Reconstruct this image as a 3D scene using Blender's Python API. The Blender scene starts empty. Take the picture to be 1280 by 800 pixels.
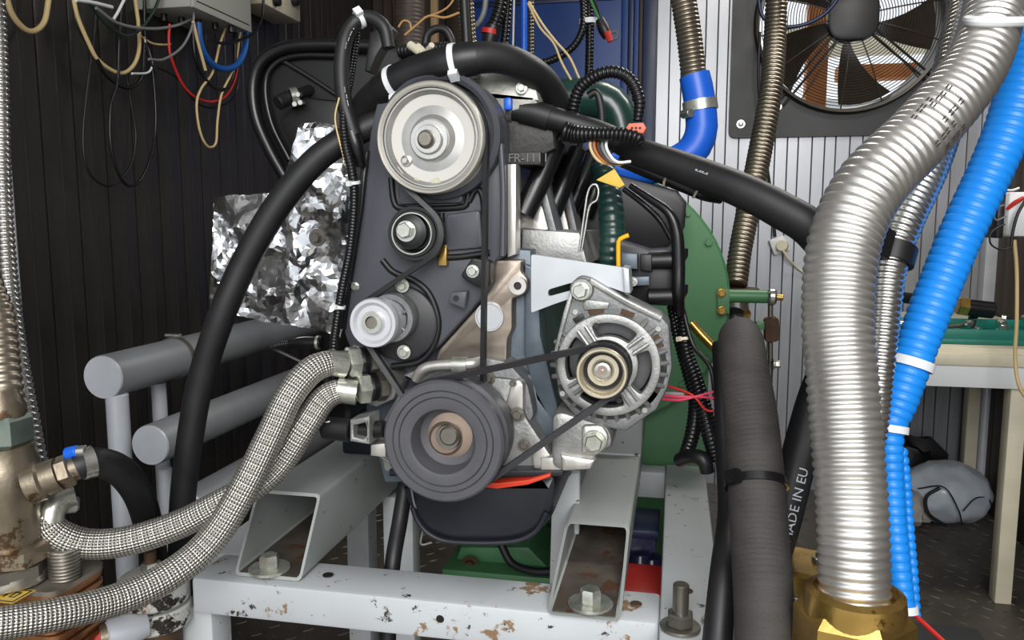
import bpy, bmesh, math, random
from mathutils import Vector, Matrix, noise, geometry

# ---------------------------------------------------------------- camera, world, lights, exposure
F = 1000.0                                   # focal length in pixels of a 1280x800 frame
PITCH, YAW, CAMZ = math.radians(7.0), math.radians(11.5), 1.1
scene = bpy.context.scene
COL = scene.collection
CAMROT = Matrix.Rotation(YAW, 3, 'Z') @ Matrix.Rotation(math.pi / 2 - PITCH, 3, 'X')
CAMPOS = Vector((0, 0, CAMZ))
cam_d = bpy.data.cameras.new('camera'); cam = bpy.data.objects.new('camera', cam_d); COL.objects.link(cam)
cam_d.sensor_width = 36; cam_d.lens = 36 * F / 1280; cam_d.clip_start = 0.02
cam.location = CAMPOS; cam.rotation_euler = CAMROT.to_euler()
scene.camera = cam

world = bpy.data.worlds.new('daylight'); scene.world = world; world.use_nodes = True
bg = world.node_tree.nodes['Background']
bg.inputs[0].default_value = (0.90, 0.95, 1.0, 1); bg.inputs[1].default_value = 1.15

def area(name, loc, target, size, power, color=(1, 1, 1), size_y=None):
    l = bpy.data.lights.new(name, 'AREA'); l.energy = power; l.size = size; l.color = color
    if size_y: l.shape = 'RECTANGLE'; l.size_y = size_y
    o = bpy.data.objects.new(name, l); COL.objects.link(o); o.location = loc
    o.rotation_euler = (Vector(target) - Vector(loc)).to_track_quat('-Z', 'Y').to_euler()
    return o
area('doorway_daylight', (0.35, -1.5, 2.1), (0.0, 1.2, 0.8), 1.6, 80, (1.0, 0.985, 0.96))
area('interior_fill', (0.55, 2.2, 2.38), (0.45, 2.2, 0.5), 0.25, 20, (1.0, 0.96, 0.9), 1.1)  # unseen fill light added inside to brighten the bench and floor

vs = scene.view_settings
vs.view_transform = 'Standard'; vs.look = 'None'; vs.gamma = 1; vs.use_curve_mapping = False
vs.exposure = 0.0

# ---------------------------------------------------------------- pixel helpers (photo pixel -> ray -> plane)
def ray(px, py): return CAMROT @ Vector(((px - 640) / F, -(py - 400) / F, -1))
def P(px, py, Y): d = ray(px, py); return CAMPOS + d * (Y / d.y)
def PX(px, py, X): d = ray(px, py); return CAMPOS + d * (X / d.x)
def PZ(px, py, Z): d = ray(px, py); return CAMPOS + d * ((Z - CAMZ) / d.z)
def MPP(px, py, Y): return (Y / ray(px, py).y) / F          # metres in one pixel there
def proj(p):
    c = CAMROT.transposed() @ (p - CAMPOS)
    return (640 + F * c.x / -c.z, 400 - F * c.y / -c.z)

# ---------------------------------------------------------------- materials
def lin(c): return tuple(((v / 255) / 12.92 if v / 255 <= .04045 else ((v / 255 + .055) / 1.055) ** 2.4) for v in c) + (1,)
MATS = {}
def mat(name, rgb, rough=.5, metal=0., var=0., vscale=12, bump=0., bscale=300, spot=None, coat=0., alpha=None, stretch=None):
    if name in MATS: return MATS[name]
    m = bpy.data.materials.new(name); m.use_nodes = True; nt = m.node_tree; N = nt.nodes; L = nt.links
    b = N['Principled BSDF']
    b.inputs['Base Color'].default_value = lin(rgb); b.inputs['Roughness'].default_value = rough
    b.inputs['Metallic'].default_value = metal
    if coat: b.inputs['Coat Weight'].default_value = coat
    if alpha: b.inputs['Alpha'].default_value = alpha
    tc = N.new('ShaderNodeTexCoord'); src = tc.outputs['Object']
    if stretch:
        mp = N.new('ShaderNodeMapping'); mp.inputs['Scale'].default_value = stretch; L.new(src, mp.inputs[0]); src = mp.outputs[0]
    col = None
    if var:
        n = N.new('ShaderNodeTexNoise'); n.inputs['Scale'].default_value = vscale; n.inputs['Detail'].default_value = 6
        L.new(src, n.inputs[0])
        r = N.new('ShaderNodeValToRGB'); c = lin(rgb)
        r.color_ramp.elements[0].position = .32; r.color_ramp.elements[1].position = .68
        r.color_ramp.elements[0].color = tuple(v * (1 - var) for v in c[:3]) + (1,)
        r.color_ramp.elements[1].color = tuple(min(1, v * (1 + var)) for v in c[:3]) + (1,)
        L.new(n.outputs[0], r.inputs[0]); col = r.outputs[0]
        mr = N.new('ShaderNodeMapRange'); mr.inputs[3].default_value = max(.03, rough - .1); mr.inputs[4].default_value = min(1, rough + .12)
        L.new(n.outputs[0], mr.inputs[0]); L.new(mr.outputs[0], b.inputs['Roughness'])
    for sp in (spot or []):
        rgb2, thr, sc = sp
        n = N.new('ShaderNodeTexNoise'); n.inputs['Scale'].default_value = sc; n.inputs['Detail'].default_value = 8; n.inputs['Roughness'].default_value = .7
        L.new(src, n.inputs[0])
        r = N.new('ShaderNodeValToRGB'); r.color_ramp.elements[0].position = thr; r.color_ramp.elements[1].position = thr + .025
        L.new(n.outputs[0], r.inputs[0])
        mx = N.new('ShaderNodeMix'); mx.data_type = 'RGBA'
        L.new(r.outputs[0], mx.inputs[0]); mx.inputs[7].default_value = lin(rgb2)
        if col: L.new(col, mx.inputs[6])
        else: mx.inputs[6].default_value = lin(rgb)
        col = mx.outputs[2]
    if col: L.new(col, b.inputs['Base Color'])
    if bump:
        n = N.new('ShaderNodeTexNoise'); n.inputs['Scale'].default_value = bscale; n.inputs['Detail'].default_value = 4
        L.new(src, n.inputs[0])
        bp = N.new('ShaderNodeBump'); bp.inputs['Strength'].default_value = bump; bp.inputs['Distance'].default_value = .002
        L.new(n.outputs[0], bp.inputs['Height']); L.new(bp.outputs[0], b.inputs['Normal'])
    MATS[name] = m; return m

def braid_mat():
    m = bpy.data.materials.new('steel_braid'); m.use_nodes = True; nt = m.node_tree; N = nt.nodes; L = nt.links
    b = N['Principled BSDF']; b.inputs['Metallic'].default_value = .85; b.inputs['Roughness'].default_value = .36
    uv = N.new('ShaderNodeTexCoord'); sx = N.new('ShaderNodeSeparateXYZ'); L.new(uv.outputs['UV'], sx.inputs[0])
    def mth(op, a, bb):
        n = N.new('ShaderNodeMath'); n.operation = op
        for i, v in enumerate((a, bb)):
            if v is None: continue
            if isinstance(v, (int, float)): n.inputs[i].default_value = v
            else: L.new(v, n.inputs[i])
        return n.outputs[0]
    u = mth('MULTIPLY', sx.outputs[0], 2 * math.pi / .0085); v = mth('MULTIPLY', sx.outputs[1], 2 * math.pi * 15)
    s1 = mth('SINE', mth('ADD', u, v), None); s2 = mth('SINE', mth('SUBTRACT', u, v), None)
    h = mth('ADD', mth('MULTIPLY', mth('MULTIPLY', s1, s2), .5), .5)
    fine = mth('MULTIPLY', mth('SINE', mth('MULTIPLY', sx.outputs[0], 2 * math.pi / .0016), None), .06)
    h2 = mth('ADD', h, fine)
    r = N.new('ShaderNodeValToRGB'); L.new(h2, r.inputs[0])
    r.color_ramp.elements[0].position = .18; r.color_ramp.elements[0].color = lin((84, 80, 72))
    r.color_ramp.elements[1].position = .5; r.color_ramp.elements[1].color = lin((214, 211, 203))
    L.new(r.outputs[0], b.inputs['Base Color'])
    bp = N.new('ShaderNodeBump'); bp.inputs['Strength'].default_value = .9; bp.inputs['Distance'].default_value = .0015
    L.new(h2, bp.inputs['Height']); L.new(bp.outputs[0], b.inputs['Normal'])
    return m

def glass_mat():
    m = bpy.data.materials.new('clear_plastic'); m.use_nodes = True
    b = m.node_tree.nodes['Principled BSDF']; b.inputs['Transmission Weight'].default_value = .85
    b.inputs['Base Color'].default_value = lin((190, 200, 210)); b.inputs['Roughness'].default_value = .25; b.inputs['IOR'].default_value = 1.2
    return m

# ---------------------------------------------------------------- geometry
class G:
    def __init__(s): s.v = []; s.f = []; s.uv = {}
    def add(s, V, Fc, uv=None):
        o = len(s.v); s.v += [Vector(a) for a in V]
        for i, f in enumerate(Fc):
            if uv: s.uv[len(s.f)] = uv[i]
            s.f.append(tuple(o + k for k in f))
        return s
    def bm(s, b):
        b.verts.index_update(); s.add([v.co.copy() for v in b.verts], [[v.index for v in f.verts] for f in b.faces]); b.free(); return s

def box(x0, x1, y0, y1, z0, z1, bev=0., g=None, seg=2):
    g = g or G(); b = bmesh.new()
    x0, x1 = min(x0, x1), max(x0, x1); y0, y1 = min(y0, y1), max(y0, y1); z0, z1 = min(z0, z1), max(z0, z1)
    bmesh.ops.create_cube(b, size=1)
    for v in b.verts: v.co = Vector(((x0 + x1) / 2 + v.co.x * (x1 - x0), (y0 + y1) / 2 + v.co.y * (y1 - y0), (z0 + z1) / 2 + v.co.z * (z1 - z0)))
    if bev: bmesh.ops.bevel(b, geom=b.edges[:], offset=min(bev, .45 * min(x1 - x0, y1 - y0, z1 - z0)), segments=seg, affect='EDGES', profile=.5)
    return g.bm(b)

def prism(out, y0, y1, bev=0., holes=(), g=None):
    """outline of (x, z) points extruded from y0 to y1; round holes are other outlines"""
    g = g or G(); b = bmesh.new(); loops = []
    for lp in [out] + list(holes):
        vs_ = [b.verts.new((p[0], y0, p[1])) for p in lp]
        for i in range(len(vs_)): b.edges.new((vs_[i], vs_[(i + 1) % len(vs_)]))
        loops.append(vs_)
    if holes: bmesh.ops.triangle_fill(b, use_beauty=True, use_dissolve=False, edges=b.edges[:])
    else: b.faces.new(loops[0])
    r = bmesh.ops.extrude_face_region(b, geom=b.faces[:])
    for e in r['geom']:
        if isinstance(e, bmesh.types.BMVert): e.co.y = y1
    bmesh.ops.recalc_face_normals(b, faces=b.faces[:])
    if bev:
        es = [e for e in b.edges if e.calc_face_angle(0) > .9 and abs(e.verts[0].co.y - e.verts[1].co.y) < 1e-6 and abs(e.verts[0].co.y - y0) < 1e-6]
        bmesh.ops.bevel(b, geom=es, offset=bev, segments=2, affect='EDGES', profile=.5)
    return g.bm(b)

def px_out(pts, Y): return [(lambda p: (p.x, p.z))(P(x, y, Y)) for x, y in pts]
def circ(c, r, n=24, a0=0, a1=2 * math.pi): return [(c[0] + r * math.cos(a0 + (a1 - a0) * i / n), c[1] + r * math.sin(a0 + (a1 - a0) * i / n)) for i in range(n)]
def rounded(pts, r, k=4):
    out = []; n = len(pts)
    for i in range(n):
        a, b, c = Vector(pts[i - 1]), Vector(pts[i]), Vector(pts[(i + 1) % n])
        d1 = min(r, (a - b).length * .45); d2 = min(r, (c - b).length * .45)
        p, q = b + (a - b).normalized() * d1, b + (c - b).normalized() * d2
        for j in range(k + 1):
            t = j / k; out.append(tuple((1 - t) ** 2 * p + 2 * t * (1 - t) * b + t * t * q))
    return out

def basis(ax):
    ax = Vector(ax).normalized(); u = ax.cross(Vector((0, 0, 1)))
    if u.length < .1: u = ax.cross(Vector((1, 0, 0)))
    u.normalize(); return ax, u, ax.cross(u).normalized()
def lathe(prof, c, ax=(0, 1, 0), n=40, g=None):
    g = g or G(); a, u, w = basis(ax); c = Vector(c); V = []; Fc = []; rings = []
    for r, t in prof:
        if r < 1e-6: rings.append([len(V)]); V.append(c + a * t)
        else:
            rings.append(list(range(len(V), len(V) + n)))
            V += [c + a * t + (u * math.cos(2 * math.pi * i / n) + w * math.sin(2 * math.pi * i / n)) * r for i in range(n)]
    for A, B in zip(rings, rings[1:]):
        for i in range(n):
            j = (i + 1) % n
            if len(A) == 1 and len(B) == 1: continue
            if len(A) == 1: Fc.append((A[0], B[j], B[i]))
            elif len(B) == 1: Fc.append((A[i], A[j], B[0]))
            else: Fc.append((A[i], A[j], B[j], B[i]))
    return g.add(V, Fc)
def cyl(p0, p1, r, n=24, g=None, bev=None):
    p0, p1 = Vector(p0), Vector(p1); L = (p1 - p0).length; e = bev if bev is not None else min(r * .12, L * .2)
    return lathe([(0, 0), (r - e, 0), (r, e), (r, L - e), (r - e, L), (0, L)], p0, p1 - p0, n, g)
def hexnut(c, ax, r, h, g=None, rot=0):
    """chamfered hexagon from c along ax"""
    g = g or G(); a, u, w = basis(ax); c = Vector(c); V = []; n = 6
    for rr, t in ((r * .86, 0), (r, h * .12), (r, h * .86), (r * .86, h)):
        V += [c + a * t + (u * math.cos(rot + math.pi * i / 3) + w * math.sin(rot + math.pi * i / 3)) * rr for i in range(n)]
    Fc = [tuple(range(5, -1, -1)), tuple(range(18, 24))]
    for k in range(3):
        for i in range(n): j = (i + 1) % n; Fc.append((k * 6 + i, k * 6 + j, k * 6 + 6 + j, k * 6 + 6 + i))
    return g.add(V, Fc)

def spline(ctrl, rad):
    """dense Catmull-Rom through the control points -> points, radii"""
    n = len(ctrl); pts = []; rr = []
    for i in range(n - 1):
        p1, p2 = ctrl[i], ctrl[i + 1]; p0 = ctrl[i - 1] if i else p1 * 2 - p2; p3 = ctrl[i + 2] if i + 2 < n else p2 * 2 - p1
        for k in range(24):
            t = k / 24
            pts.append(.5 * (2 * p1 + (p2 - p0) * t + (2 * p0 - 5 * p1 + 4 * p2 - p3) * t * t + (3 * p1 - p0 - 3 * p2 + p3) * t ** 3))
            rr.append(rad[i] + (rad[i + 1] - rad[i]) * t)
    pts.append(ctrl[-1].copy()); rr.append(rad[-1]); return pts, rr
def resample(pts, rr, ds):
    S = [0]
    for a, b in zip(pts, pts[1:]): S.append(S[-1] + (b - a).length)
    m = max(2, int(S[-1] / ds)); out = []; ro = []; so = []; k = 0
    for i in range(m + 1):
        s = S[-1] * i / m
        while k < len(S) - 2 and S[k + 1] < s: k += 1
        t = (s - S[k]) / max(1e-9, S[k + 1] - S[k])
        out.append(pts[k].lerp(pts[k + 1], t)); ro.append(rr[k] + (rr[k + 1] - rr[k]) * t); so.append(s)
    return out, ro, so
def frames(pts):
    n = len(pts); T = [(pts[min(i + 1, n - 1)] - pts[max(i - 1, 0)]).normalized() for i in range(n)]
    _, u, _ = basis(T[0]); U = []
    for i in range(n):
        u = (u - T[i] * u.dot(T[i])).normalized(); U.append(u)
    return T, U, [T[i].cross(U[i]) for i in range(n)]
def tube(ctrl, rad, n=16, corr=None, ds=None, g=None, hollow=0.):
    """corr = (pitch, depth, power): rings along a corrugated hose"""
    g = g or G(); pts, rr = spline(ctrl, rad)
    if corr: ds = corr[0] / (6 if corr[2] > .45 else 12)
    pts, rr, S = resample(pts, rr, ds or max(.004, min(.02, max(rr) * .6)))
    T, U, W = frames(pts); V = []; Fc = []; uv = []
    for i, p in enumerate(pts):
        r = rr[i]
        if corr: r -= corr[1] * (1 - abs(math.sin(math.pi * S[i] / corr[0])) ** corr[2])
        V += [p + (U[i] * math.cos(2 * math.pi * k / n) + W[i] * math.sin(2 * math.pi * k / n)) * r for k in range(n)]
    for i in range(len(pts) - 1):
        for k in range(n):
            j = (k + 1) % n
            Fc.append((i * n + k, i * n + j, i * n + n + j, i * n + n + k))
            uv.append(((S[i], k / n), (S[i], (k + 1) / n), (S[i + 1], (k + 1) / n), (S[i + 1], k / n)))
    Fc.append(tuple(range(n - 1, -1, -1))); uv.append(((0, 0),) * n)
    o = (len(pts) - 1) * n; Fc.append(tuple(range(o, o + n))); uv.append(((0, 0),) * n)
    g.add(V, Fc, uv); g.path = (pts, rr, T, U, W, S); return g

# ---------------------------------------------------------------- objects
WL = {}; PATH = {}
def mk(name, g, m, parent=None, sharp=.6, flat=False):
    lo = Vector([min(v[i] for v in g.v) for i in range(3)]); hi = Vector([max(v[i] for v in g.v) for i in range(3)])
    c = Vector(((lo.x + hi.x) / 2, (lo.y + hi.y) / 2, lo.z))
    me = bpy.data.meshes.new(name); me.from_pydata([v - c for v in g.v], [], g.f); me.update()
    if g.uv:
        l = me.uv_layers.new(name='UVMap').data
        for p in me.polygons:
            q = g.uv.get(p.index)
            if q:
                for li, t in zip(p.loop_indices, q): l[li].uv = t
    b = bmesh.new(); b.from_mesh(me); bmesh.ops.recalc_face_normals(b, faces=b.faces[:]); b.to_mesh(me); b.free()
    if not flat: me.shade_smooth(); me.set_sharp_from_angle(angle=sharp)
    for mm in (m if isinstance(m, (list, tuple)) else [m]): me.materials.append(mm)
    return link(name, me, c, parent)
def link(name, me, wloc, parent=None):
    o = bpy.data.objects.new(name, me); COL.objects.link(o); WL[o.name] = Vector(wloc)
    if parent is not None: o.parent = parent; o.location = Vector(wloc) - WL[parent.name]
    else: o.location = wloc
    return o
def tag(o, label, cat, group=None):
    o['label'] = label; o['category'] = cat
    if group: o['group'] = group
    return o
def T(name, label, cat, loc, group=None):
    return tag(link(name, None, Vector(loc)), label, cat, group)
def struct(o): o['kind'] = 'structure'; return o

BOLTS = {}
def bolt(c, ax, r, h, m, parent, washer=1.7, name='bolt', wm=None):
    """hex head on a washer; c on the surface, ax points outwards"""
    key = (tuple(round(x, 2) for x in ax), round(r, 4), round(h, 4), m.name, washer)
    if key not in BOLTS:
        g = G()
        if washer: cyl((0, 0, 0), Vector(ax).normalized() * h * .22, r * washer, 20, g)
        hexnut(Vector(ax).normalized() * (h * .2 if washer else 0), ax, r, h, g, rot=.3)
        o = mk(name, g, m, parent); BOLTS[key] = o.data
        off = WL[o.name].copy(); key2 = key + ('o',); BOLTS[key2] = off
        WL[o.name] = off + Vector(c); o.location = WL[o.name] - (WL[parent.name] if parent else Vector())
        return o
    return link(name, BOLTS[key], Vector(c) + BOLTS[key + ('o',)], parent)
def pbolt(px, py, Y, rpx, m, parent, h=None, washer=1.5):
    k = MPP(px, py, Y); r = round(rpx * k, 4)
    return bolt(P(px, py, Y), (0, -1, 0), r, h or r * .9, m, parent, washer)

def to_ceiling(c3, rr, first, last):
    """lines that leave the picture at the top go on up to the ceiling"""
    for end in (first, last):
        if end and c3[0].z < 2.4:
            p = c3[0]; d = 2.499 - p.z
            s = (c3[1] - p).length; zs = [z for z in (p.z + s, p.z + 2.5 * s, p.z + 6 * s) if z < 2.499 - s * .5] + [2.499]
            c3 = [Vector((p.x, p.y, z)) for z in reversed(zs)] + c3; rr = [rr[0]] * len(zs) + rr
        c3 = c3[::-1]; rr = rr[::-1]
    return c3, rr
def hose(name, pts, m, label=None, cat=None, group=None, parent=None, n=16, corr=None, ds=None, part=None):
    """pts: (px, py, Y, radius in px)"""
    c3 = [P(p[0], p[1], p[2]) for p in pts]; rr = [p[3] * MPP(p[0], p[1], p[2]) for p in pts]
    c3, rr = to_ceiling(c3, rr, pts[0][1] < 0, pts[-1][1] < 0)
    g = tube(c3, rr, n, corr, ds); o = mk(name, g, m, parent, sharp=1.2); PATH[o.name] = g.path
    if label: tag(o, label, cat, group)
    return o
def hose3(name, c3, rr, m, label=None, cat=None, group=None, parent=None, n=12, corr=None):
    c3 = [Vector(c) for c in c3]; rr = [rr] * len(c3) if isinstance(rr, (int, float)) else rr
    g = tube(c3, rr, n, corr); o = mk(name, g, m, parent, sharp=1.2); PATH[o.name] = g.path
    if label: tag(o, label, cat, group)
    return o
def nearest(o, px, py):
    pts = PATH[o.name][0]
    return min(range(len(pts)), key=lambda i: (proj(pts[i])[0] - px) ** 2 + (proj(pts[i])[1] - py) ** 2)
def tie(o, px, py, w, m, name='cable_tie', t=.0022, head=True, extra=0., parent=None):
    """a band round hose o where it passes the pixel; w metres wide"""
    i = nearest(o, px, py); pts, rr, T_, U, W, S = PATH[o.name]
    r = rr[i] + .0004 + extra
    g = lathe([(r, -w / 2), (r + t, -w / 2), (r + t, w / 2), (r, w / 2), (r, -w / 2)], pts[i], T_[i], 28)
    if head:
        tc = (CAMPOS - pts[i]); tc = (tc - T_[i] * tc.dot(T_[i])).normalized(); s = T_[i].cross(tc)
        d = (tc * .75 + s * .65).normalized(); q = pts[i] + d * (r + t); e = d.cross(T_[i])
        V = []
        for a in (-1, 1):
            for b_ in (-1, 1):
                for c_ in (-.6, 1.4): V.append(q + T_[i] * a * w * .8 + e * b_ * w * .9 + d * c_ * w * .5)
        g.add(V, [(0, 1, 3, 2), (4, 6, 7, 5), (0, 4, 5, 1), (2, 3, 7, 6), (0, 2, 6, 4), (1, 5, 7, 3)])
    return mk(name, g, m, parent or o)
def text_on(o, txt, px0, py0, h, m, name='printed_lettering', side=.0, rev=False, adv=1.0, lift=.0006, parent=None):
    """lettering wrapped on the hose surface starting where it passes the pixel; side = angle from the camera-facing line"""
    cu = bpy.data.curves.new('t', 'FONT'); cu.body = txt; cu.size = h * 1.4; cu.resolution_u = 2
    to = bpy.data.objects.new('t', cu); me = to.to_mesh()
    pts, rr, T_, U, W, S = PATH[o.name]; i0 = nearest(o, px0, py0); V = []
    for v in me.vertices:
        s = S[i0] + (-1 if rev else 1) * v.co.x * adv; i = min(range(max(0, i0 - 400), min(len(S), i0 + 400)), key=lambda k: abs(S[k] - s))
        tc = (CAMPOS - pts[i]); tc = (tc - T_[i] * tc.dot(T_[i])).normalized(); sd = tc.cross(T_[i] * (-1 if rev else 1))
        a = side + (v.co.y - h * .5) / rr[i] * (1 if not rev else 1)
        V.append(pts[i] + T_[i] * (s - S[i]) + (tc * math.cos(a) + sd * math.sin(a)) * (rr[i] + lift))
    g = G().add(V, [tuple(p.vertices) for p in me.polygons]); to.to_mesh_clear(); bpy.data.objects.remove(to)
    return mk(name, g, m, parent or o)

# ---------------------------------------------------------------- material set
M_wall_dark = mat('dark_panel', (46, 43, 40), .3, 0, .3, 3, .04, 40, stretch=(6, 6, 1))  # one dark tone over the whole left wall
M_wall_silver = mat('silver_panel', (160, 162, 167), .3, .45, .12, 2.5, .03, 30, stretch=(8, 8, .8))
M_wall_brown = mat('brown_panel', (62, 50, 41), .55, 0, .3, 6, stretch=(4, 4, .6))
M_rib = mat('panel_joint', (28, 28, 30), .6)
M_floor = mat('worn_tread_plate', (88, 83, 76), .5, .3, .35, 5, .1, 120, spot=[((70, 62, 54), .6, 7)])
M_tread = mat('tread_lozenge', (104, 99, 92), .42, .4, .3, 14)
M_ground = mat('pale_concrete', (178, 175, 168), .9, 0, .1, 2)
M_ceil = mat('ceiling_panel', (200, 200, 198), .6)
M_blue = mat('blue_paint', (24, 62, 128), .45, 0, .16, 4, .03, 60)
M_blue_d = mat('navy_paint', (24, 40, 74), .4, 0, .1, 8)
M_black = mat('black_rubber', (27, 27, 29), .48, 0, .22, 22, .08, 500, spot=[((58, 58, 58), .72, 45)])
M_black_g = mat('black_gloss', (19, 19, 21), .28, 0, .1, 15)
M_black_p = mat('black_plastic', (24, 24, 26), .42)
M_ribbed = mat('fabric_rubber', (60, 57, 56), .62, 0, .2, 24, .5, 700, spot=[((88, 86, 84), .7, 60)], stretch=(.5, .5, 2))
M_cover = mat('timing_cover_plastic', (74, 76, 83), .42, 0, .08, 9, .03, 300)
M_cover_d = mat('timing_cover_groove', (22, 22, 24), .45)
M_alu = mat('cast_aluminium', (158, 158, 156), .46, .7, .25, 30, .25, 260)
M_alu_d = mat('cast_aluminium_dull', (128, 129, 130), .48, .6, .25, 26, .3, 240)
M_alu_w = mat('machined_aluminium', (208, 204, 198), .3, .7, .12, 40, .06, 400, stretch=(1, 1, .2))
M_plate = mat('machined_block_face', (158, 146, 134), .34, .75, .18, 18, .08, 500, spot=[((120, 104, 88), .66, 12)], stretch=(1, 1, 3))
M_steel = mat('bright_steel', (205, 203, 198), .25, .9, .12, 30)
M_steel_d = mat('dull_steel', (135, 130, 122), .4, .85, .2, 25, .1, 200)
M_zinc = mat('zinc_plate', (205, 206, 196), .28, .8, .14, 60)
M_flex = mat('stainless_flex', (214, 212, 207), .24, .95, .08, 10)
M_flex_w = mat('stainless_flex_rusty', (234, 231, 226), .33, .9, .08, 10, spot=[((150, 104, 58), .72, 22)])
M_flex_b = mat('brown_flex', (150, 140, 125), .32, .85, .15, 14)
M_hose_blue = mat('blue_corrugated_plastic', (24, 136, 232), .38, 0, .06, 10)
M_sil_blue = mat('blue_silicone', (26, 98, 214), .36, 0, .05, 10)
M_white = mat('white_plastic', (226, 228, 230), .45)
M_brass = mat('brass', (194, 158, 88), .26, .9, .22, 20, .06, 200, spot=[((128, 84, 40), .62, 14)])
M_bronze = mat('oxidised_brass', (146, 134, 116), .34, .8, .3, 22, .15, 180, spot=[((104, 82, 60), .56, 14), ((150, 152, 142), .62, 18)])
M_frame = mat('chipped_white_paint', (190, 194, 196), .45, 0, .06, 8, .05, 200, spot=[((140, 114, 84), .65, 9), ((48, 43, 40), .625, 42)])
M_frame_r = mat('rusty_white_paint', (190, 194, 197), .48, 0, .06, 8, .05, 200, spot=[((138, 110, 80), .61, 12), ((52, 44, 38), .615, 38)])
M_rail = mat('grey_rail_paint', (158, 162, 160), .42, .05, .08, 7, .04, 200, spot=[((50, 44, 40), .645, 46)])
M_rail_r = mat('shaded_rusty_floor', (78, 70, 62), .65, .1, .35, 20, .2, 150, spot=[((80, 50, 30), .55, 18)])  # rust tone, darkened further to stand in for shade inside the rail
M_grey_pipe = mat('grey_painted_pipe', (128, 130, 133), .4, .15, .1, 8, .03, 100)
M_silver_p = mat('silver_paint', (198, 202, 209), .38, .2, .08, 14)
M_green = mat('green_enamel', (76, 130, 84), .4, 0, .08, 7, .04, 60)
M_green_d = mat('dark_green_enamel', (34, 66, 60), .3, 0, .15, 8, coat=.3)
M_tray = mat('green_tray_plastic', (14, 112, 98), .45)
M_red = mat('red_plastic', (196, 40, 32), .45)
M_redseal = mat('red_sealant', (214, 62, 34), .5)
M_pink = mat('pink_wire', (220, 62, 92), .5)
M_cream = mat('cream_cable', (205, 180, 130), .5)
M_ivory = mat('ivory_paint', (214, 206, 182), .55, 0, .08, 12, spot=[((120, 96, 66), .72, 20)])
M_wood = mat('orange_timber', (176, 108, 52), .65, 0, .2, 12)
M_yellow = mat('yellow_plastic', (236, 178, 22), .45)
M_boxgrey = mat('grey_enclosure', (168, 168, 160), .5)
M_slate = mat('slate_block_paint', (92, 102, 112), .42, .3, .2, 14, .12, 120)
M_oilpan = mat('oil_pan_black', (30, 33, 40), .34, .1, .2, 14, .05, 100, spot=[((110, 110, 112), .75, 40)])
M_crank = mat('crank_pulley_rubber', (82, 82, 87), .42, .1, .06, 30)
M_copper = mat('copper_plates', (172, 122, 84), .4, .85, .2, 40)
M_rust = mat('rusty_iron', (88, 66, 50), .75, .3, .4, 22, .4, 120)
M_foil = mat('aluminium_foil', (226, 227, 230), .2, 1.0, .05, 9)
M_camdisc = mat('cam_pulley_disc', (172, 171, 168), .28, .6, .3, 14)
M_camrim = mat('cam_pulley_rim', (194, 191, 184), .35, .5)
M_pump = mat('white_zinc_pulley', (206, 207, 212), .35, .4)
M_belt = mat('belt_rubber', (34, 34, 37), .5, 0, .1, 60)
M_fan = mat('fan_black', (36, 36, 38), .42, .1, .1, 10)
M_fanwire = mat('guard_wire', (64, 60, 54), .38, .4)
M_blade = mat('fan_blade', (54, 44, 36), .4, .2)
M_bag = mat('grey_plastic_bag', (188, 196, 206), .35, 0, .15, 14, coat=.3)
M_dirt = mat('brown_rag', (74, 68, 60), .9, 0, .3, 20)
M_orange = mat('orange_connector', (222, 110, 84), .5)
M_label = mat('yellow_label', (214, 178, 70), .6, 0, .1, 80)
M_ink = mat('black_ink', (32, 30, 30), .6)
M_inkw = mat('white_ink', (222, 224, 228), .6)
M_grey_w = mat('grey_wire', (120, 122, 122), .5)
M_bluecase = mat('blue_oily_tray', (34, 38, 70), .25, 0, .4, 40, spot=[((190, 196, 214), .72, 90)])
M_mat = mat('rubber_mat', (58, 60, 62), .7)
M_braid = braid_mat()

# ---------------------------------------------------------------- the setting
XL, XR, YB, YF, ZC = -1.30, 1.20, 3.40, -0.25, 2.50
fl = struct(mk('floor', box(XL - .1, XR + .1, YF, YB + .1, -.05, 0), M_floor))
g = G()
for i in range(-26, 24):
    for j in range(18, 68):
        x, y = i * .05 + (.025 if j % 2 else 0), j * .05
        if not (XL < x < XR and y < YB - .03): continue
        a = .78 if (i + j) % 2 else -.78; c, s = math.cos(a), math.sin(a); l, w, h = .017, .0045, .0022
        V = [(x + c * u - s * v, y + s * u + c * v, z) for u, v, z in ((-l, 0, 0), (0, -w, 0), (l, 0, 0), (0, w, 0), (-l * .7, 0, h), (0, -w * .5, h), (l * .7, 0, h), (0, w * .5, h))]
        g.add(V, [(4, 5, 6, 7), (0, 1, 5, 4), (1, 2, 6, 5), (2, 3, 7, 6), (3, 0, 4, 7)])
tr = mk('tread_pattern', g, M_tread, fl); tr['kind'] = 'stuff'
struct(mk('ground_outside', box(-8, 8, -9, YF, -.25, -.15), M_ground))
struct(mk('ceiling', box(XL - .1, XR + .1, YF, YB + .1, ZC, ZC + .05), M_ceil))

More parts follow.
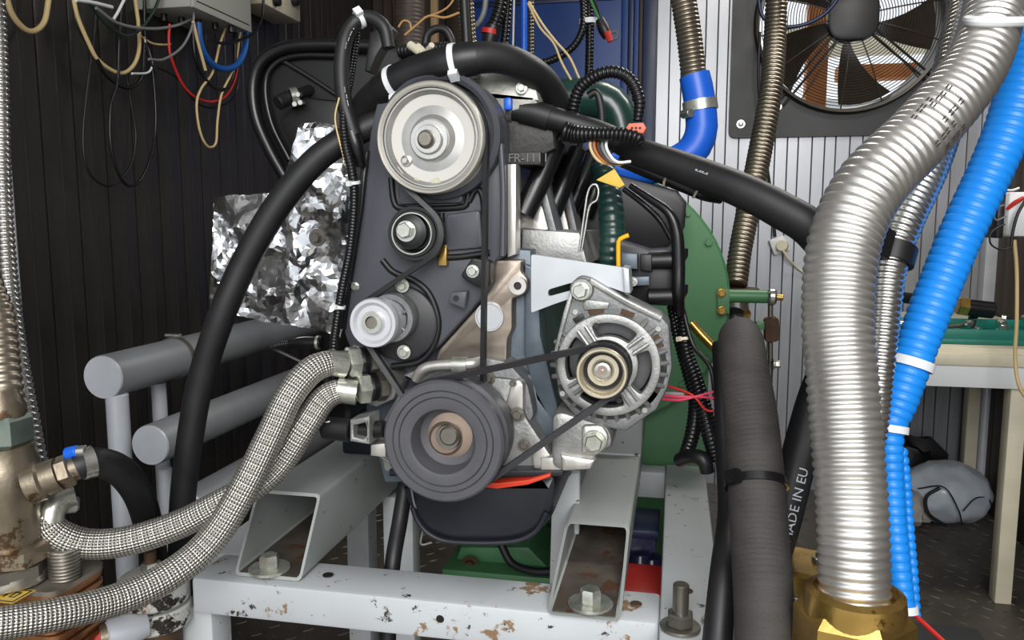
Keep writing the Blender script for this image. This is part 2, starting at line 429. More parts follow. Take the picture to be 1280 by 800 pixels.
# left wall of dark ribbed panels, each panel its own piece
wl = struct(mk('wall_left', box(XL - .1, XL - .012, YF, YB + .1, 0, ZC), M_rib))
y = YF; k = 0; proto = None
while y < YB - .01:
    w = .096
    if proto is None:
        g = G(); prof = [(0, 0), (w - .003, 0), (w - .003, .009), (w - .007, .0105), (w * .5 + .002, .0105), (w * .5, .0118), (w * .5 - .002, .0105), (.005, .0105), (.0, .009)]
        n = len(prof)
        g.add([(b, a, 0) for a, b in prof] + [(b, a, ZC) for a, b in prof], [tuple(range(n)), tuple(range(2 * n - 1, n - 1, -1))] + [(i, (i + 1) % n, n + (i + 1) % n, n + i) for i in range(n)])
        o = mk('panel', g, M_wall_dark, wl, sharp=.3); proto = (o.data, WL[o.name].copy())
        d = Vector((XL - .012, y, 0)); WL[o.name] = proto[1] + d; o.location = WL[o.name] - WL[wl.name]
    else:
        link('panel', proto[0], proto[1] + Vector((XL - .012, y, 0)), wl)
    y += w; k += 1
wr = struct(mk('wall_right', box(XR, XR + .1, YF, YB, 0, ZC), M_rib))
y = YF
rp = None
while y < YB - .01:
    if rp is None:
        o = mk('panel', box(XR - .012, XR, y, y + .088, 0, ZC, .003), M_wall_brown, wr); rp = (o.data, WL[o.name].copy(), y)
    else: link('panel', rp[0], rp[1] + Vector((0, y - rp[2], 0)), wr)
    y += .092

# back wall: narrow silver panels, with an opening behind the fan
FC = P(1062, 25, 3.37); FR = 110 * MPP(1062, 25, 3.37); FH = 142 * MPP(1062, 25, 3.37)
hx0, hx1, hz0, hz1 = FC.x - FR * 1.02, FC.x + FR * 1.02, FC.z - FR * 1.02, FC.z + FR * 1.02
g = box(XL - .1, hx0, YB, YB + .08, 0, ZC); box(hx1, XR, YB, YB + .08, 0, ZC, g=g); box(hx0, hx1, YB, YB + .08, 0, hz0, g=g); box(hx0, hx1, YB, YB + .08, hz1, ZC, g=g)
wb = struct(mk('wall_back', g, M_rib))
x = XL; k = 0; BP = {}
def back_panel(x, w, z0, z1, m):
    key = (round(w, 4), round(z0, 3), round(z1, 3), m.name)
    if key not in BP:
        d = .014
        V = [(0, 0), (w - .0028, 0), (w - .0028, -.012), (w - .0045, -d), (.0017, -d), (.0, -.012)]; n = 6
        o = mk('panel', G().add([(a, b, z0) for a, b in V] + [(a, b, z1) for a, b in V], [tuple(range(n)), tuple(range(2 * n - 1, n - 1, -1))] + [(i, (i + 1) % n, n + (i + 1) % n, n + i) for i in range(n)]), m, wb, sharp=.3)
        BP[key] = (o.data, WL[o.name].copy()); bpy.data.objects.remove(o)
    link('panel', BP[key][0], BP[key][1] + Vector((x, YB, 0)), wb)
while x < XR - .01:
    w = (.047, .041, .052)[k % 3]
    m = M_wall_brown if x < -.80 else M_wall_silver
    if x + w > hx0 and x < hx1: back_panel(x, w, 0, hz0 - .01, m); back_panel(x, w, hz1 + .01, ZC, m)
    else: back_panel(x, w, 0, ZC, m)
    x += w; k += 1

# blue steel door with its frame
dx0, dx1 = P(588, 100, 3.38).x, P(777, 100, 3.38).x
dr = struct(mk('door_1', box(dx0, dx1, 3.345, 3.385, .02, 2.2, .004), M_blue))
mk('door_seam', box(dx0 + .03, dx1 - .03, 3.339, 3.346, 1.98, 2.0, .002), M_blue_d, dr)
px = 778
for i, (w, dep, mm) in enumerate(((.028, .05, M_blue), (.02, .065, M_blue_d), (.022, .045, M_blue), (.016, .06, M_wall_brown), (.05, .075, M_blue_d))):
    x0 = dx1 + sum((.028, .02, .022, .016, .05)[:i])
    o = struct(mk('trim_%d' % (i + 1), box(x0, x0 + w - .001, 3.386 - dep, 3.386, 0, 2.28, .003), mm))
o = struct(mk('trim_6', box(P(579, 40, 3.35).x - .06, P(586, 40, 3.35).x, 3.35, 3.386, 0, 2.3, .004), M_wall_brown))

# outdoors seen through the fan
w_ = box(FC.x - .9, FC.x + .9, 4.85, 4.9, -.15, 1.78)
o = struct(mk('wall_outside', w_, M_white))
for i in range(14):
    mk('board', box(FC.x - .9, FC.x + .9, 4.835, 4.85, 1.0 + i * .055, 1.0 + i * .055 + .05, .003), M_white, o)
q = P(1018, 130, 3.95)
tag(mk('timber_post', box(q.x - .045, q.x + .045, 3.91, 4., -.15, 2.6, .006), M_wood), 'orange timber post standing outdoors behind the fan guard', 'post')
q = P(1110, 88, 4.15)
tag(mk('timber_beam', box(q.x - .22, q.x + .6, 4.15, 4.25, q.z - .033, q.z + .033, .006), M_wood), 'orange horizontal timber rail outdoors seen between fan blades', 'beam')
q = P(1100, 40, 4.75)
tag(mk('timber_plank', box(q.x - .5, q.x + .7, 4.73, 4.78, q.z - .12, q.z + .05, .006), M_ivory), 'weathered pale plank outdoors high behind the fan', 'plank')

# ---------------------------------------------------------------- wall fan
fan = T('wall_fan', 'black axial wall fan with round wire guard on the silver back wall', 'fan', (FC.x, 3.37, FC.z - FH))
c2 = (FC.x, FC.z)
mk('mounting_plate', prism(rounded([(FC.x - FH, FC.z - FH), (FC.x + FH, FC.z - FH), (FC.x + FH, FC.z + FH), (FC.x - FH, FC.z + FH)], .03), 3.365, 3.382, 0, [circ(c2, FR * .985, 56)]), M_fan, fan)
mk('inlet_ring', lathe([(FR * .985, .0), (FR * 1.0, -.03), (FR * 1.035, -.035), (FR * 1.05, -.02), (FR * 1.05, .01), (FR * .96, .10), (FR * .955, .10), (FR * .985, .0)], (FC.x, 3.365, FC.z), n=64), M_fanwire, fan)
g = G()
for i in range(24):
    r = FR * (.265 + .70 * i / 23)
    tubev = lathe([(r, -.0016), (r + .0016, 0), (r, .0016), (r - .0016, 0), (r, -.0016)], (FC.x, 3.312 + .03 * (i / 23) ** 3, FC.z), n=64, g=g)
o = mk('guard_rings', g, M_fanwire, fan); o['kind'] = 'stuff'
for i in range(14):
    a = 2 * math.pi * (i + .35) / 14
    d = Vector((math.cos(a), 0, math.sin(a)))
    hose3('guard_spoke', [FC + d * FR * .24 + Vector((0, -.064, 0)), FC + d * FR * .6 + Vector((0, -.064, 0)), FC + d * FR * 1.0 + Vector((0, -.03, 0))], .0028, M_fanwire, parent=fan, n=6)
for i in range(4):
    a = math.pi / 4 + i * math.pi / 2 + .12
    d = Vector((math.cos(a), 0, math.sin(a))); s = Vector((-d.z, 0, d.x)) * .012
    for sg in (-1, 1): hose3('support_rod', [FC + d * FR * .2 + s * sg + Vector((0, -.068, 0)), FC + d * FR * 1.16 + s * sg + Vector((0, -.012, 0))], .005, M_fan, parent=fan, n=8)
    bolt(FC + d * FR * 1.2 + Vector((0, -.006, 0)), (0, -1, 0), .009, .01, M_steel, fan, 1.5)
hs = FR * .27
mk('motor_cap', prism(rounded([(FC.x - hs, FC.z - hs), (FC.x + hs, FC.z - hs), (FC.x + hs, FC.z + hs), (FC.x - hs, FC.z + hs)], hs * .75, 6), 3.285, 3.32, .012), M_fan, fan)
mk('motor', cyl((FC.x, 3.31, FC.z), (FC.x, 3.45, FC.z), FR * .22, 32), M_fan, fan)
for i in range(5):
    a0 = 2 * math.pi * i / 5 + .95; g = G(); V = []; nr, na = 6, 6
    for s in (0, .003):
        for ir in range(nr):
            t = ir / (nr - 1); r = FR * (.2 + .74 * t); wd = .30 + .10 * t
            for ia in range(na):
                u = ia / (na - 1) - .5; a = a0 + u * wd * 1.7 + .25 * t
                V.append((FC.x + r * math.cos(a), 3.405 + u * .07 + s, FC.z + r * math.sin(a)))
    o_ = nr * na; Fc = []
    for ir in range(nr - 1):
        for ia in range(na - 1):
            b = ir * na + ia; Fc += [(b, b + 1, b + na + 1, b + na), (o_ + b, o_ + b + na, o_ + b + na + 1, o_ + b + 1)]
    for ir in range(nr - 1):
        for ia in (0, na - 1): b = ir * na + ia; Fc.append((b, b + na, o_ + b + na, o_ + b))
    for ia in range(na - 1):
        for ir in (0, nr - 1): b = ir * na + ia; Fc.append((b, b + 1, o_ + b + 1, o_ + b))
    mk('blade', g.add(V, Fc), M_blade, fan)
for px, py in ((926, 155), (1200, 155)): bolt(P(px, py, 3.364), (0, -1, 0), .011, .006, M_steel, fan, 1.5)

# ---------------------------------------------------------------- the engine
E = T('engine', 'four cylinder car engine with black timing cover and belt pulleys on the test stand', 'engine', P(600, 690, 1.1))
def pprism(name, pts, Y0, Y1, m, parent, bev=.002, holes=(), rnd=0.):
    out = px_out(pts, Y0)
    if rnd: out = rounded(out, rnd)
    return mk(name, prism(out, Y0, Y1, bev, holes), m, parent)
def disc(name, px, py, Y, prof, m, parent, n=48):
    """turned part facing the camera side: prof of (radius px, depth m behind Y)"""
    k = MPP(px, py, Y); return mk(name, lathe([(r * k, t) for r, t in prof], P(px, py, Y), n=n), m, parent)

# block, head, covers
blk = pprism('engine_block', [(470, 300), (664, 312), (668, 440), (676, 560), (640, 604), (480, 604), (446, 470)], 1.065, 1.50, M_slate, E, .006)
pprism('block_rib', [(655, 330), (672, 336), (676, 420), (700, 520), (690, 530), (668, 500), (655, 440)], 1.05, 1.09, M_slate, blk, .004)
pprism('block_web', [(645, 470), (662, 468), (704, 545), (704, 596), (690, 598), (650, 520)], 1.05, 1.12, M_slate, blk, .004)
head = pprism('cylinder_head', [(478, 130), (626, 150), (641, 200), (642, 322), (480, 322)], 1.06, 1.50, M_alu, E, .004)
pprism('head_face', [(634, 205), (645, 205), (645, 318), (634, 322)], 1.04, 1.07, M_alu_w, head, .002)
pprism('camshaft_housing', [(560, 142), (645, 140), (690, 150), (694, 186), (650, 206), (560, 210)], 1.09, 1.5, mat('sooty_metal', (48, 46, 44), .5, .3, .4, 30, .4, 120), E, .004)
vc = pprism('valve_cover', [(500, 110), (560, 92), (598, 86), (636, 84), (668, 96), (676, 128), (648, 144), (560, 150)], 1.075, 1.52, mat('dirty_valve_cover', (172, 171, 164), .45, .5, .3, 22, .3, 150), E, .01, rnd=.006)
for px, py in ((594, 95), (652, 110)): pbolt(px, py, 1.07, 5, M_zinc, vc)
# embossed part number on the dark housing
cu = bpy.data.curves.new('t', 'FONT'); cu.body = '8FR-1111'; cu.size = .016; cu.extrude = .0006
to = bpy.data.objects.new('t', cu); me = to.to_mesh(); q = P(628, 203, 1.055)
mk('cast_lettering', G().add([q + Vector((v.co.x, -v.co.z - .001, v.co.y)) for v in me.vertices], [tuple(p.vertices) for p in me.polygons]), mat('dull_casting', (112, 110, 104), .6, .3), head)
pprism('casting_pad', [(624, 190), (676, 190), (676, 206), (624, 206)], 1.056, 1.09, MATS['sooty_metal'], head, .002)
bpy.data.objects.remove(to)
# ports of the head, fan-shaped ribs one behind another
for i in range(2):
    Y = 1.12 + i * .12; dx = i * 28; dy = 8 * i
    pt = pprism('intake_port', [(646 + dx, 318 + dy * .2), (648 + dx, 262 - dy), (660 + dx, 236), (672 + dx, 232), (690 + dx * .9, 300), (694 + dx * .9, 318)], Y, Y + .05, M_alu_w, E, .004)
    pprism('port_rib', [(672 + dx, 232), (680 + dx, 228), (703 + dx * .9, 318), (694 + dx * .9, 318)], Y - .015, Y + .06, M_alu_d, pt, .002)
pprism('water_jacket', [(652, 285), (725, 290), (735, 330), (650, 330)], 1.10, 1.42, M_alu, E, .006)

# machined face of the block
lug = P(648, 357, 1.035); kk = MPP(648, 357, 1.035)
plug = P(612, 396, 1.035)
pl = pprism('front_face', [(618, 325), (652, 325), (651, 340), (660, 350), (660, 362), (652, 370), (640, 373), (640, 384), (640, 412), (634, 424), (633, 456), (560, 456), (544, 452), (548, 438), (600, 380), (618, 352)], 1.035, 1.075, M_plate, E, .003, rnd=.004)
mk('bolt_boss', lathe([(5 * kk, -.004), (11 * kk, -.004), (12 * kk, .004), (5 * kk, .004), (5 * kk, -.004)], lug + Vector((0, -.002, 0)), n=28), M_alu_w, pl)
mk('bolt_hole', cyl(lug + Vector((0, -.0015, 0)), lug + Vector((0, .004, 0)), 5 * kk, 16), M_cover_d, pl)
disc('core_plug', 612, 396, 1.034, [(0, -.0015), (15.5, -.0015), (16.5, -.003), (18, -.003), (19.5, .003), (0, .004)], mat('plug_steel', (222, 224, 226), .3, .6), pl)
for pts in ([(548, 452), (600, 446), (634, 452), (660, 480), (668, 520), (640, 560), (560, 500), (520, 480), (500, 470)],):
    fc = pprism('oil_pump_cover', pts, 1.02, 1.075, M_alu_d, E, .004, rnd=.008)
fcp = pprism('crankcase_cover', [(600, 470), (640, 474), (646, 478), (652, 500), (656, 520), (690, 572), (690, 594), (600, 596), (480, 590), (470, 540), (500, 490)], 1.012, 1.07, M_alu, E, .004, rnd=.006)
pprism('cover_lug', [(632, 506), (638, 480), (646, 474), (654, 480), (654, 514), (646, 520)], 1.002, 1.03, M_alu_w, fcp, .003, rnd=.004)
pprism('cover_foot', [(664, 566), (676, 552), (690, 572), (690, 594), (668, 594)], 1.0, 1.03, M_alu_w, fcp, .003)
for px, py, r in ((610, 472, 6), (647, 518, 6), (655, 556, 5), (641, 479, 3)): pbolt(px, py, 1.0 if px != 610 else 1.008, r, M_steel_d, fcp)
mk('coolant_pipe', tube([P(520, 474, 1.005), P(528, 462, 1.0), P(545, 457, 1.0), P(585, 455, 1.0), P(600, 452, 1.01)], [.007] * 5, 14), M_alu_w, E)
o = mk('pipe_union', lathe([(.008, 0), (.011, 0), (.011, .02), (.008, .02), (.008, 0)], P(566, 456, 1.0), (1, 0, .02), 20), M_zinc, E)

# timing cover
cov = pprism('timing_cover', [(472, 120), (500, 104), (600, 110), (630, 150), (631, 322), (617, 326), (616, 356), (592, 385), (548, 434), (520, 456), (470, 462), (440, 444), (428, 415), (438, 350), (452, 262), (462, 160)], 1.025, 1.062, M_cover, E, .006, rnd=.01)
hk = MPP(550, 170, 1.0)
mk('cover_hoop', lathe([(66 * hk, .02), (68 * hk, -.008), (73 * hk, -.012), (79 * hk, -.006), (80 * hk, .05), (66 * hk, .05), (66 * hk, .02)], P(550, 170, 1.01), n=72), M_cover, cov)
mk('cover_back', lathe([(0, .02), (66 * hk, .02), (66 * hk, .05), (0, .05)], P(550, 170, 1.01), n=48), M_cover_d, cov)
pprism('cover_edge', [(452, 190), (460, 188), (452, 262), (438, 350), (430, 412), (422, 412), (430, 350), (444, 262)], 1.018, 1.062, M_black_g, cov, .003)
mk('cover_right_lip', tube([P(626, 180, 1.015), P(629, 240, 1.015), P(628, 320, 1.015)], [.004] * 3, 10), M_cover, cov)
for ln in ([(489, 222), (492, 250), (500, 260), (530, 261), (575, 259), (584, 252), (586, 225)],
           [(586, 252), (596, 236), (604, 250), (606, 300)],
           [(552, 266), (552, 312)], [(548, 322), (575, 321), (612, 316)],
           [(478, 325), (492, 340), (520, 352), (538, 370), (548, 402), (542, 432), (524, 452), (490, 458)]):
    hose('groove', [(x, y, 1.0245, 4.2) for x, y in ln], M_cover_d, parent=cov, n=8)
pprism('raised_panel', [(556, 268), (600, 262), (604, 310), (556, 314)], 1.016, 1.03, M_cover, cov, .004, rnd=.006)
pprism('raised_panel', [(496, 232), (580, 232), (578, 254), (498, 256)], 1.018, 1.03, M_cover, cov, .004, rnd=.006)
pprism('brass_insert', [(548, 306), (558, 306), (558, 332), (548, 332)], 1.012, 1.03, M_brass, cov, .001)
for px, py, r in ((599, 222, 5), (444, 358, 4.5)): pbolt(px, py, 1.024, r, M_zinc, cov, washer=1.3)
br = pprism('belt_guide_bracket', [(575, 345), (590, 322), (612, 326), (612, 356), (598, 360), (584, 352)], 1.005, 1.03, M_black_p, E, .003, rnd=.004)
pprism('bracket_tab', [(564, 365), (584, 364), (580, 386), (560, 378)], 1.005, 1.016, M_cover, br, .002)
pbolt(591, 339, 1.004, 6, M_zinc, br, washer=1.4)
disc('tab_hole', 570, 373, 1.0045, [(0, 0), (4, 0), (4, .003), (0, .003)], M_cover_d, br, 16)

# cam pulley
YC = .975
cp = disc('cam_pulley', 537, 172, YC, [(62, .012), (62, 0), (64, -.0015), (66, 0), (67, .001), (68.5, -.001), (70, .002), (70, .008), (64, .014), (64, .019), (70, .025), (70, .030), (40, .032), (40, .013), (62, .012)], M_camrim, E, 80)
disc('pulley_disc', 537, 172, YC, [(24, .006), (30, .012), (54, .014), (57, .006), (59, .003), (61, .003), (61.8, .012), (0, .016), (0, .008), (24, .006)], M_camdisc, cp, 72)
disc('pulley_hub', 535, 174, YC, [(0, -.002), (17, -.002), (18, 0), (19, .004), (24, .004), (27, .012), (0, .012)], M_steel, cp)
disc('hub_bolt', 533, 174, YC - .002, [(0, -.007), (8, -.007), (9.5, -.005), (10, -.001), (12, 0), (0, 0)], M_steel_d, cp, 24)
disc('timing_stud', 508, 201, YC + .012, [(0, -.008), (3, -.008), (4, -.005), (4.5, -.003), (7, -.002), (8, .002), (0, .002)], M_steel, cp, 24)
for px in (520, 546): pprism('weight_pad', [(px - 8, 226), (px, 222), (px + 8, 231), (px + 6, 235), (px - 7, 233)], YC + .009, YC + .016, mat('chalk', (188, 186, 160), .7), cp, .001)

# tensioner roller
tn = disc('tensioner', 516, 292, .985, [(0, .012), (20, .012), (22, .004), (24, .002), (29, .002), (30, .004), (34, .004), (35, .007), (35, .03), (0, .032)], M_black_g, E)
disc('roller_ring', 514, 292, .983, [(24.5, .004), (25, .001), (26.3, .001), (26.8, .004), (24.5, .004)], M_zinc, tn)
disc('roller_hub', 511, 290, .985, [(0, .008), (22, .008), (22, .002), (18, .0), (14, -.002), (0, -.002)], M_black_p, tn)
disc('washer', 508, 289, .983, [(0, -.002), (13, -.002), (14, .001), (0, .001)], M_steel, tn, 28)
bolt(P(507, 288, .981), (0, -1, 0), .0105, .01, M_zinc, tn, 0)

# water pump with its pulley
wp = disc('water_pump', 500, 405, 1.015, [(0, 0), (44, 0), (47, .002), (48, .006), (48, .02), (0, .02)], mat('pump_plate', (44, 44, 47), .45), E)
for px, py in ((503, 357), (505, 440)): pbolt(px, py, 1.012, 6, M_zinc, wp)
disc('pump_collar', 487, 398, .99, [(22, .004), (24, 0), (30, 0), (31, .002), (31, .03), (22, .03), (22, .004)], M_alu_d, wp)
disc('pump_collar_floor', 487, 398, .994, [(0, .006), (23, .006), (23, .02), (0, .02)], M_black_p, wp)
for i in range(6):
    a = i * math.pi / 3 + .4; c = P(487, 398, .992); k = MPP(487, 398, .992)
    mk('collar_rib', cyl(c + Vector((math.cos(a), 0, math.sin(a))) * 12 * k, c + Vector((math.cos(a), 0, math.sin(a))) * 26 * k, .0022, 8), M_alu_d, wp)
pp = disc('pump_pulley', 466, 404, .962, [(12, .0), (14, -.001), (15, .003), (22, .003), (26, -.001), (30, -.001), (31.5, .003), (31.5, .012), (28, .019), (28, .024), (31.5, .034), (31.5, .038), (10, .038), (10, .0), (12, .0)], M_pump, E, 56)
disc('pulley_collar', 465, 403, .96, [(8, -.003), (13, -.003), (14, 0), (14, .004), (8, .004), (8, -.003)], M_zinc, pp)
disc('pump_shaft', 465, 404, .958, [(0, -.001), (7, -.001), (8.2, 0), (8.2, .04), (0, .04)], M_steel_d, pp, 28)

# crank pulley
YK = .93
ck = disc('crank_pulley', 553, 553, YK, [(39, .032), (39.5, .006), (42, .001), (46, 0), (56, 0), (57, .002), (58, 0), (64, 0), (65, .002), (66, 0), (75, 0), (78, .003), (78, .013), (71, .018), (71, .025), (78, .030), (78.5, .034), (77, .042), (78, .05), (78, .066), (76, .07), (30, .07), (30, .034), (39, .032)], M_crank, E, 88)
disc('pulley_web', 556, 549, YK + .03, [(0, 0), (18, 0), (22, .004), (40, .006), (41, .012), (0, .02)], mat('brushed_hub', (170, 150, 136), .34, .8, .25, 12), ck)
disc('crank_washer', 560, 546, YK + .026, [(0, -.003), (15, -.003), (16, 0), (16, .006), (0, .006)], M_steel_d, ck, 32)
disc('crank_bolt', 562, 544, YK + .022, [(0, -.006), (10, -.006), (12, -.004), (12.5, .004), (0, .004)], M_steel_d, ck, 28)

# belts
def belt(name, circles, y0, y1, th, m, parent):
    pts = []; n = len(circles); tang = []
    for i in range(n):
        (c1, r1, s1), (c2, r2, s2) = circles[i], circles[(i + 1) % n]
        D = Vector(c2) - Vector(c1); L = D.length; D.normalize(); k = (s1 * r1 - s2 * r2) / L; q = math.sqrt(max(0, 1 - k * k))
        nn = Vector((k * D.x + q * D.y, k * D.y - q * D.x))
        tang.append((Vector(c1) + nn * s1 * r1, Vector(c2) + nn * s2 * r2))
    for i in range(n):
        c, r, s = circles[i]; a_in, a_out = tang[i - 1][1] - Vector(c), tang[i][0] - Vector(c)
        A, B = math.atan2(a_in.y, a_in.x), math.atan2(a_out.y, a_out.x)
        if s > 0:
            while B < A: B += 2 * math.pi
        else:
            while B > A: B -= 2 * math.pi
        m_ = max(3, int(abs(B - A) / .08))
        for j in range(m_ + 1): a = A + (B - A) * j / m_; pts.append((Vector((c[0] + r * math.cos(a), c[1] + r * math.sin(a))), Vector((math.cos(a), math.sin(a))) * s))
    V = []; Fc = []; N = len(pts)
    for p, nn in pts:
        for o_, y in ((-th * .5, y0 + .002), (-th * .5, y1 - .002), (th * .5, y1), (th * .5, y0)): V.append((p.x + nn.x * o_, y, p.y + nn.y * o_))
    for i in range(N):
        a, b = i * 4, ((i + 1) % N) * 4
        for j in range(4): Fc.append((a + j, a + (j + 1) % 4, b + (j + 1) % 4, b + j))
    return mk(name, G().add(V, Fc), m, parent, sharp=.5)
def cz(px, py, Y, r): p = P(px, py, Y); return ((p.x, p.z), r * MPP(px, py, Y))
kc = P(553, 553, YK)
belt('timing_belt', [cz(537, 172, YC, 69) + (1,), cz(516, 292, .985, 37) + (-1,), cz(466, 404, .962, 31) + (1,), ((kc.x + .001, kc.z), 36 * .00098) + (1,)], .983, .997, .006, M_belt, E)
AC = P(752, 467, .932); ar = 32.5 * MPP(752, 467, .932)
belt('alternator_belt', [cz(553, 553, YK, 75) + (1,), ((AC.x, AC.z), ar * .98, 1)], YK + .015, YK + .028, .0075, M_belt, E)

# alternator and its two brackets
bo = [(664, 318), (784, 335), (787, 350), (785, 367), (760, 358), (735, 362), (716, 372), (690, 381), (664, 391)]
sl = rounded(px_out([(685, 371), (685, 362), (712, 354), (742, 350), (742, 359), (714, 363)], 1.0), .004)
ab = pprism('alternator_bracket', bo, 1.0, 1.008, mat('bracket_zinc', (188, 192, 196), .38, .35, .08, 14, spot=[((120, 112, 100), .72, 14)]), E, 0, [sl], rnd=.003)
pprism('bracket_flange', [(778, 334), (786, 336), (788, 367), (780, 366)], .99, 1.05, MATS['bracket_zinc'], ab, .002)
YA = .99
ao = [(715, 357), (719, 348), (727, 344), (739, 347), (785, 375), (827, 395), (837, 407), (841, 460), (834, 487), (821, 513), (810, 520), (782, 540), (752, 534), (717, 519), (698, 496), (692, 452), (698, 422), (707, 385)]
alt = pprism('alternator', ao, YA, 1.055, M_alu_d, E, .005, [circ((P(761, 455, YA).x, P(761, 455, YA).z), 60 * MPP(761, 455, YA), 40)], rnd=.004)
ac = P(761, 455, YA); ak = MPP(761, 455, YA)
mk('stator', lathe([(0, .045), (40 * ak, .045), (58 * ak, .03), (60 * ak, .03), (64 * ak, .06), (64 * ak, .14), (0, .14)], ac, n=48), mat('dark_stator', (66, 64, 64), .45, .5, .3, 40), alt)
# ring with four windows
wins = []
for i in range(4):
    s0 = math.radians(36 + 90 * i + 13); s1 = math.radians(36 + 90 * (i + 1) - 13)
    wins.append(rounded([(ac.x + r * ak * math.cos(a), ac.z + r * ak * math.sin(a)) for r, a in [(53, s0 + (s1 - s0) * j / 8) for j in range(9)] + [(37, s1 - (s1 - s0) * j / 8) for j in range(9)]], .003, 2))
mk('front_ring', prism(circ((ac.x, ac.z), 64 * ak, 64), YA - .012, YA + .004, .002, wins), M_alu, alt)
for i in range(4):
    a = math.radians(36 + 90 * i); d = Vector((math.cos(a), 0, math.sin(a))); s = Vector((-d.z, 0, d.x))
    for sg in (-1, 1):
        mk('spoke_rib', tube([ac + d * 34 * ak + s * sg * 5 * ak + Vector((0, -.015, 0)), ac + d * 56 * ak + s * sg * 5.5 * ak + Vector((0, -.013, 0))], [.0026] * 2, 8), M_alu, alt)
mk('rotor_fan', lathe([(36 * ak, .02), (52 * ak, .02), (55 * ak, .03), (36 * ak, .034), (36 * ak, .02)], ac, n=48), mat('rotor_grey', (94, 94, 95), .4, .5, .25, 20), alt)
for i in range(30):
    a = math.radians(i * 12 + 3)
    if 60 < math.degrees(a) % 360 < 140 or i % 10 == 7: continue
    d = Vector((math.cos(a), 0, math.sin(a)))
    mk('fin', cyl(ac + d * 62 * ak + Vector((0, -.006, 0)), ac + d * 73 * ak + Vector((0, .002, 0)), .0032, 8), M_alu, alt)
for a0, a1 in ((64, 78), (96, 112), (-8, 6), (20, 34), (118, 130)):   # copper windings glimpsed through slots
    g = G(); a0, a1 = math.radians(a0), math.radians(a1)
    pts = [(ac.x + r * ak * math.cos(a), ac.z + r * ak * math.sin(a)) for r, a in ((65, a0), (72, a0), (72, a1), (65, a1))]
    mk('cooling_slot', prism(pts, YA - .0015, YA + .004, .0005), M_cover_d if a0 < .1 or a1 > 2 else M_rust, alt)
for a0, a1 in ((-46, 16), (205, 330)):
    arc = [math.radians(a0 + (a1 - a0) * j / 14) for j in range(15)]
    mk('vent_shade', prism([(ac.x + 65 * ak * math.cos(a), ac.z + 65 * ak * math.sin(a)) for a in arc] + [(ac.x + 71 * ak * math.cos(a), ac.z + 71 * ak * math.sin(a)) for a in reversed(arc)], YA - .0008, YA + .003), M_cover_d, alt)  # dark arcs colour in the shade between the cooling fins
pprism('rib_left', [(714, 360), (718, 362), (702, 420), (694, 452), (692, 440), (704, 390)], YA - .006, YA + .01, M_alu, alt, .002)
pprism('rib_right', [(738, 347), (785, 375), (828, 396), (826, 402), (782, 382), (736, 354)], YA - .006, YA + .01, M_alu, alt, .002)
pprism('rib_inner', [(728, 380), (732, 374), (762, 378), (760, 386), (730, 388)], YA - .004, YA + .004, M_alu, alt, .002)
disc('lug_boss', 727, 362, YA - .008, [(0, 0), (13, 0), (15, .003), (15, .02), (0, .02)], M_alu, alt)
bolt(P(726, 363, YA - .008), (0, -1, 0), .009, .012, M_zinc, alt, 1.35, 'nut')
for px, py in ((719, 390), (823, 411), (703, 492), (806, 513)): disc('case_screw', px, py, YA - .003, [(0, 0), (3.5, 0), (4, .001), (4, .006), (0, .006)], M_steel, alt, 16)
for px, py in ((745, 407), (774, 501)): disc('drilled_hole', px, py, YA - .0128, [(0, 0), (3.6, 0), (3.6, .003), (0, .003)], M_cover_d, alt, 16)
ay = .932; apk = MPP(752, 467, ay)
app = disc('alternator_pulley', 752, 467, ay, [(26, .02), (27, .004), (29, 0), (31.5, 0), (32.5, .002), (32.5, .012), (29, .018), (29, .024), (34, .03), (36, .034), (36, .06), (20, .062), (20, .02), (26, .02)], M_black_p, alt, 56)
disc('pulley_rim', 752, 467, ay, [(25, .02), (26.5, .002), (28.5, -.0015), (31, -.0015), (32.6, .001), (32.6, .005), (27, .006), (25, .02)], mat('cream_steel', (206, 196, 174), .32, .7, .1, 20), app, 56)
disc('pulley_floor', 752, 467, ay + .02, [(0, 0), (26, 0), (26, .004), (0, .004)], MATS['cream_steel'], app)
disc('rotor_nut', 753, 464, ay + .012, [(0, -.004), (9, -.004), (11, -.003), (13, .002), (15, .01), (0, .01)], M_steel, app, 36)
disc('shaft_centre', 753, 463, ay + .0075, [(0, .001), (1.5, .001), (2, 0), (6.5, 0), (6.5, .004), (0, .004)], MATS['brushed_hub'], app, 24)
lb = pprism('lower_bracket', [(689, 520), (700, 514), (740, 527), (758, 532), (766, 545), (766, 560), (748, 566), (738, 586), (720, 590), (702, 590), (689, 584)], .985, 1.06, M_alu, E, .008, rnd=.008)
pprism('bracket_cheek', [(727, 532), (752, 532), (761, 545), (758, 560), (746, 570), (727, 570)], .978, 1.0, M_alu_w, lb, .004, rnd=.005)
pprism('bracket_block', [(676, 572), (702, 572), (702, 588), (676, 588)], .99, 1.03, M_alu_w, lb, .002)
bolt(P(743, 551, .978), (0, -1, 0), .0115, .012, M_zinc, lb, 1.25)
pprism('bracket_step', [(702, 590), (738, 588), (745, 575), (700, 568)], .978, 1.02, M_alu_w, lb, .006)

